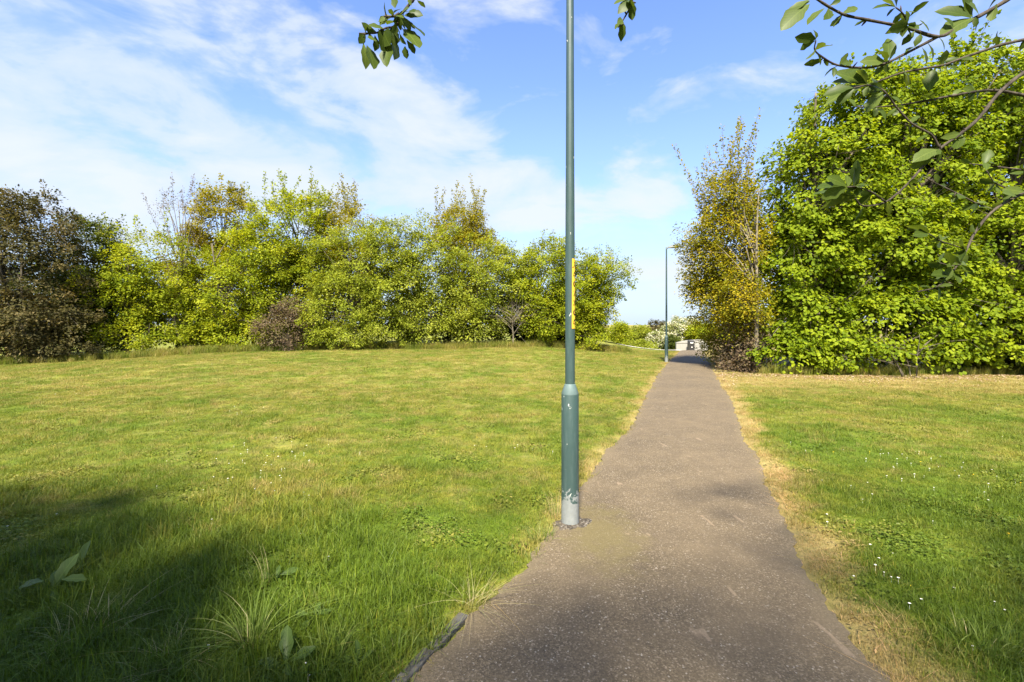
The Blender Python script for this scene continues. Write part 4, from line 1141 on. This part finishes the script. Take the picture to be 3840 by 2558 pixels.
x = np.concatenate([rng.uniform(-5, 6, 1500), rng.uniform(-20, 16, 1500)]); y = np.concatenate([rng.uniform(2, 6.5, 1500), rng.uniform(6, 22, 1500)])
cl_ = np.sin(x * 1.3 + 2) * np.sin(y * 1.1 + x * 0.4) + 0.45 * rng.normal(size=len(x))
ok = lawn_ok(x, y, 0.25) & (cl_ > 0.75); x = x[ok]; y = y[ok]
scatter('daisies', [flower(0.0075, True), flower(0.0075, False)], np.stack([x, y, zg(x, y)], -1), rng.uniform(0.7, 1.25, len(x)), rng.uniform(0, 6.28, len(x)), (rng.random(len(x)) < 0.10).astype(int), {}, 'tiny white daisies and yellow buttercups dotted over the lawn')

MFL = leaf_mat('fallen_leaf', [(0, (0.13, 0.075, 0.04)), (0.5, (0.26, 0.17, 0.10)), (1, (0.42, 0.33, 0.22))], trans=0.1)
fl = []
for s_ in range(4):
    V, T = leaf_shape(s_ + 0.5); V = V * 0.062; V[:, 2] += 0.03
    me = mesh_tris('fallen_leaf', V, T, {'rnd': np.full(len(V), 0.1 + 0.28 * s_)}); me.materials.append(MFL); fl.append(me)
x = rng.uniform(6.5, 18, 2600); y = rhedge_y(x) + 0.2 - np.abs(rng.normal(size=2600)) * 0.75
x2 = rng.uniform(-2, 14, 700); y2 = rng.uniform(2.5, 25, 700); x3 = pathR(y2) + 0.05 + np.abs(rng.normal(size=700)) * 0.5
x = np.concatenate([x, x3[y2 > 12.5]]); y = np.concatenate([y, y2[y2 > 12.5]])
off, right = path_off(x, y); ok = (off > 0.02) & right & (y > 6); x = x[ok]; y = y[ok]
scatter('fallen_leaves', fl, np.stack([x, y, zg(x, y) + 0.004], -1), rng.uniform(0.6, 1.2, len(x)), rng.uniform(0, 6.28, len(x)), rng.integers(0, 4, len(x)), {}, 'dry brown fallen leaves along the foot of the right hand trees')

# ------------------------------------------------------------------ single plants in the foreground
MGT = leaf_mat('tuft_blade', [(0, (0.06, 0.10, 0.012)), (0.6, (0.13, 0.18, 0.03)), (0.92, (0.20, 0.24, 0.06)), (1, (0.40, 0.32, 0.17))], trans=0.3)


def tuft(label, px, py, count, h0, h1, lean, wid, seed, rad=0.07, pal=None, dead=0.08, bias=(0, 0)):
    d = depth(py); x = (px - CX) / F * d
    rg = np.random.default_rng(seed)
    V = []; T = []; Rn = []
    for _ in range(count):
        a = rg.uniform(0, 6.28); r_ = rad * math.sqrt(rg.random()); p = np.array([r_ * math.cos(a), r_ * math.sin(a), -0.01])
        dr = unit(np.array([math.cos(a) + rg.normal() * .6 + bias[0], math.sin(a) + rg.normal() * .6 + bias[1], 0])); le = lean * abs(rg.normal(0.8, 0.45)); h_ = rg.uniform(h0, h1)
        s_ = unit(np.cross(dr, UP) + rg.normal(size=3) * 0.3); b0 = len(V); seg = 7; w_ = wid * rg.uniform(.6, 1.2)
        cv = rg.normal() * 0.12
        for i in range(seg + 1):
            t = i / seg
            q = p + dr * le * h_ * t ** 1.7 + UP * h_ * (t - 0.42 * min(le, 1.3) * t ** 2.4) + s_ * cv * h_ * t * t
            ww = w_ * (1 - t ** 1.6) / 2 + 0.0002
            V += [q - s_ * ww, q + s_ * ww]
        for i in range(seg):
            k_ = b0 + 2 * i; T += [(k_, k_ + 1, k_ + 3), (k_, k_ + 3, k_ + 2)]
        Rn += [rg.uniform(.93, 1) if rg.random() < dead else rg.uniform(0, 0.9)] * (2 * seg + 2)
    root = obj('grass_tuft', mesh_tris('grass_tuft', np.array(V), np.array(T), {'rnd': np.array(Rn)}), MGT, loc=(x, d, float(zg(x, d))))
    tag(root, label, 'grass tuft', 'long grass tufts in the foreground')
    return root


tuft('arching long bladed grass tuft low in the shaded foreground', 250, 655, 120, 0.16, 0.36, 0.95, 0.0055, 1, 0.07, bias=(-0.5, 0.1))
tuft('upright grass tuft with pale stalks left of the long bladed tuft', 262, 592, 46, 0.12, 0.30, 0.35, 0.004, 2, 0.06, dead=0.25)
tuft('dark grass tuft hugging the left of the near lamp foot', 541, 538, 150, 0.07, 0.17, 0.7, 0.0035, 3, 0.10, dead=0.12)
tuft('small grass tuft on the path edge below the near lamp', 530, 558, 90, 0.05, 0.11, 0.7, 0.0035, 4, 0.08, dead=0.15)
tuft('thin pale grass stalks standing against the near lamp column', 555, 516, 40, 0.12, 0.30, 0.3, 0.003, 5, 0.06, dead=0.6)
tuft('thick grass tuft leaning over the concrete edging', 432, 640, 130, 0.07, 0.16, 0.6, 0.0045, 6, 0.10, dead=0.04)
tuft('green grass tuft at the bottom left of the concrete edging', 395, 668, 120, 0.07, 0.17, 0.6, 0.0045, 7, 0.12, dead=0.10)
tuft('bleached straw tangle lying on the edge of the path', 474, 607, 46, 0.12, 0.26, 1.7, 0.003, 8, 0.07, dead=1.0, bias=(0.3, -0.2))
tuft('matted straw in the shaded bottom left corner', 90, 640, 90, 0.08, 0.22, 1.6, 0.0035, 9, 0.16, dead=0.75)
tuft('dead straw clump on the bottom edge of the shaded lawn', 175, 672, 80, 0.08, 0.20, 1.7, 0.0035, 10, 0.14, dead=0.8)
tuft('leafy grass tuft near the bottom of the shaded lawn', 330, 668, 120, 0.08, 0.18, 0.7, 0.005, 11, 0.13, dead=0.05)
tuft('long grass tuft in the shade at the bottom right corner', 985, 655, 110, 0.08, 0.18, 0.7, 0.0045, 12, 0.14, dead=0.08)

weedm = []
for s_ in range(3):
    V, T = leaf_shape(s_ * 2.1 + 4); V[:, 0] *= 0.82
    me = mesh_tris('dock_leaf', V, T, {'rnd': np.full(len(V), 0.3 + 0.3 * s_)}, True); me.materials.append(LM['weed']); weedm.append(me)


def dock(label, px, py, spec, seed):
    from mathutils import Matrix
    d = depth(py); x = (px - CX) / F * d; rg = np.random.default_rng(seed)
    root = obj('dock_plant', None, loc=(x, d, float(zg(x, d)))); tag(root, label, 'weed', 'dock plants in the foreground grass')
    st = MB()
    for (az, el, L, stem) in spec:
        y_ = np.array([math.cos(az) * math.cos(el), math.sin(az) * math.cos(el), math.sin(el)])
        nrm = unit(UP * 0.9 + np.array([0, -0.5, 0]) + rg.normal(size=3) * 0.25); z_ = unit(nrm - (nrm @ y_) * y_); x_ = np.cross(y_, z_)
        b0 = np.array([y_[0] * stem * 0.5, y_[1] * stem * 0.5, stem])
        st.tube(bezier((0, 0, -0.01), (0, 0, stem * 0.7), b0, 5), np.linspace(0.003, 0.002, 5), 5)
        o = obj('leaf', weedm[rg.integers(0, 3)], None, root)
        M = Matrix.Identity(4)
        for r_ in range(3):
            M[r_][0] = x_[r_] * L; M[r_][1] = y_[r_] * L; M[r_][2] = z_[r_] * L; M[r_][3] = b0[r_]
        o.matrix_local = M
    st.build('stem', LM['weed'], root)
    return root


dock('dock plant with broad flat leaves in the left shade', 52, 596, [(3.2, 0.05, 0.16, 0.10), (0.1, 0.12, 0.13, 0.11), (1.3, 1.1, 0.20, 0.05), (5.5, 0.0, 0.09, 0.05), (2.2, 0.7, 0.13, 0.05)], 1)
dock('dock plant with one upright ribbed leaf at the bottom edge', 286, 676, [(2.0, 0.95, 0.17, 0.02), (0.3, 0.5, 0.13, 0.03), (3.4, 0.4, 0.12, 0.02), (5.2, 0.3, 0.10, 0.03)], 2)
dock('small dock plant among the upright stalks left of centre', 275, 590, [(2.9, 0.3, 0.10, 0.04), (0.4, 0.2, 0.11, 0.06), (1.6, 0.9, 0.09, 0.03)], 3)
dock('small reddish tipped dock plant beside the long bladed tuft', 312, 630, [(3.0, 0.3, 0.09, 0.05), (0.2, 0.3, 0.08, 0.05), (1.4, 0.6, 0.08, 0.04), (4.6, 0.2, 0.08, 0.04)], 4)
dock('upright dock leaf standing in shade near the left edge', 77, 572, [(1.6, 1.2, 0.19, 0.02), (2.6, 0.7, 0.12, 0.02)], 5)
dock('small dock leaf beside the concrete edging tuft', 357, 672, [(1.7, 1.1, 0.10, 0.02), (0.6, 0.6, 0.08, 0.02), (3.1, 0.5, 0.08, 0.02)], 6)
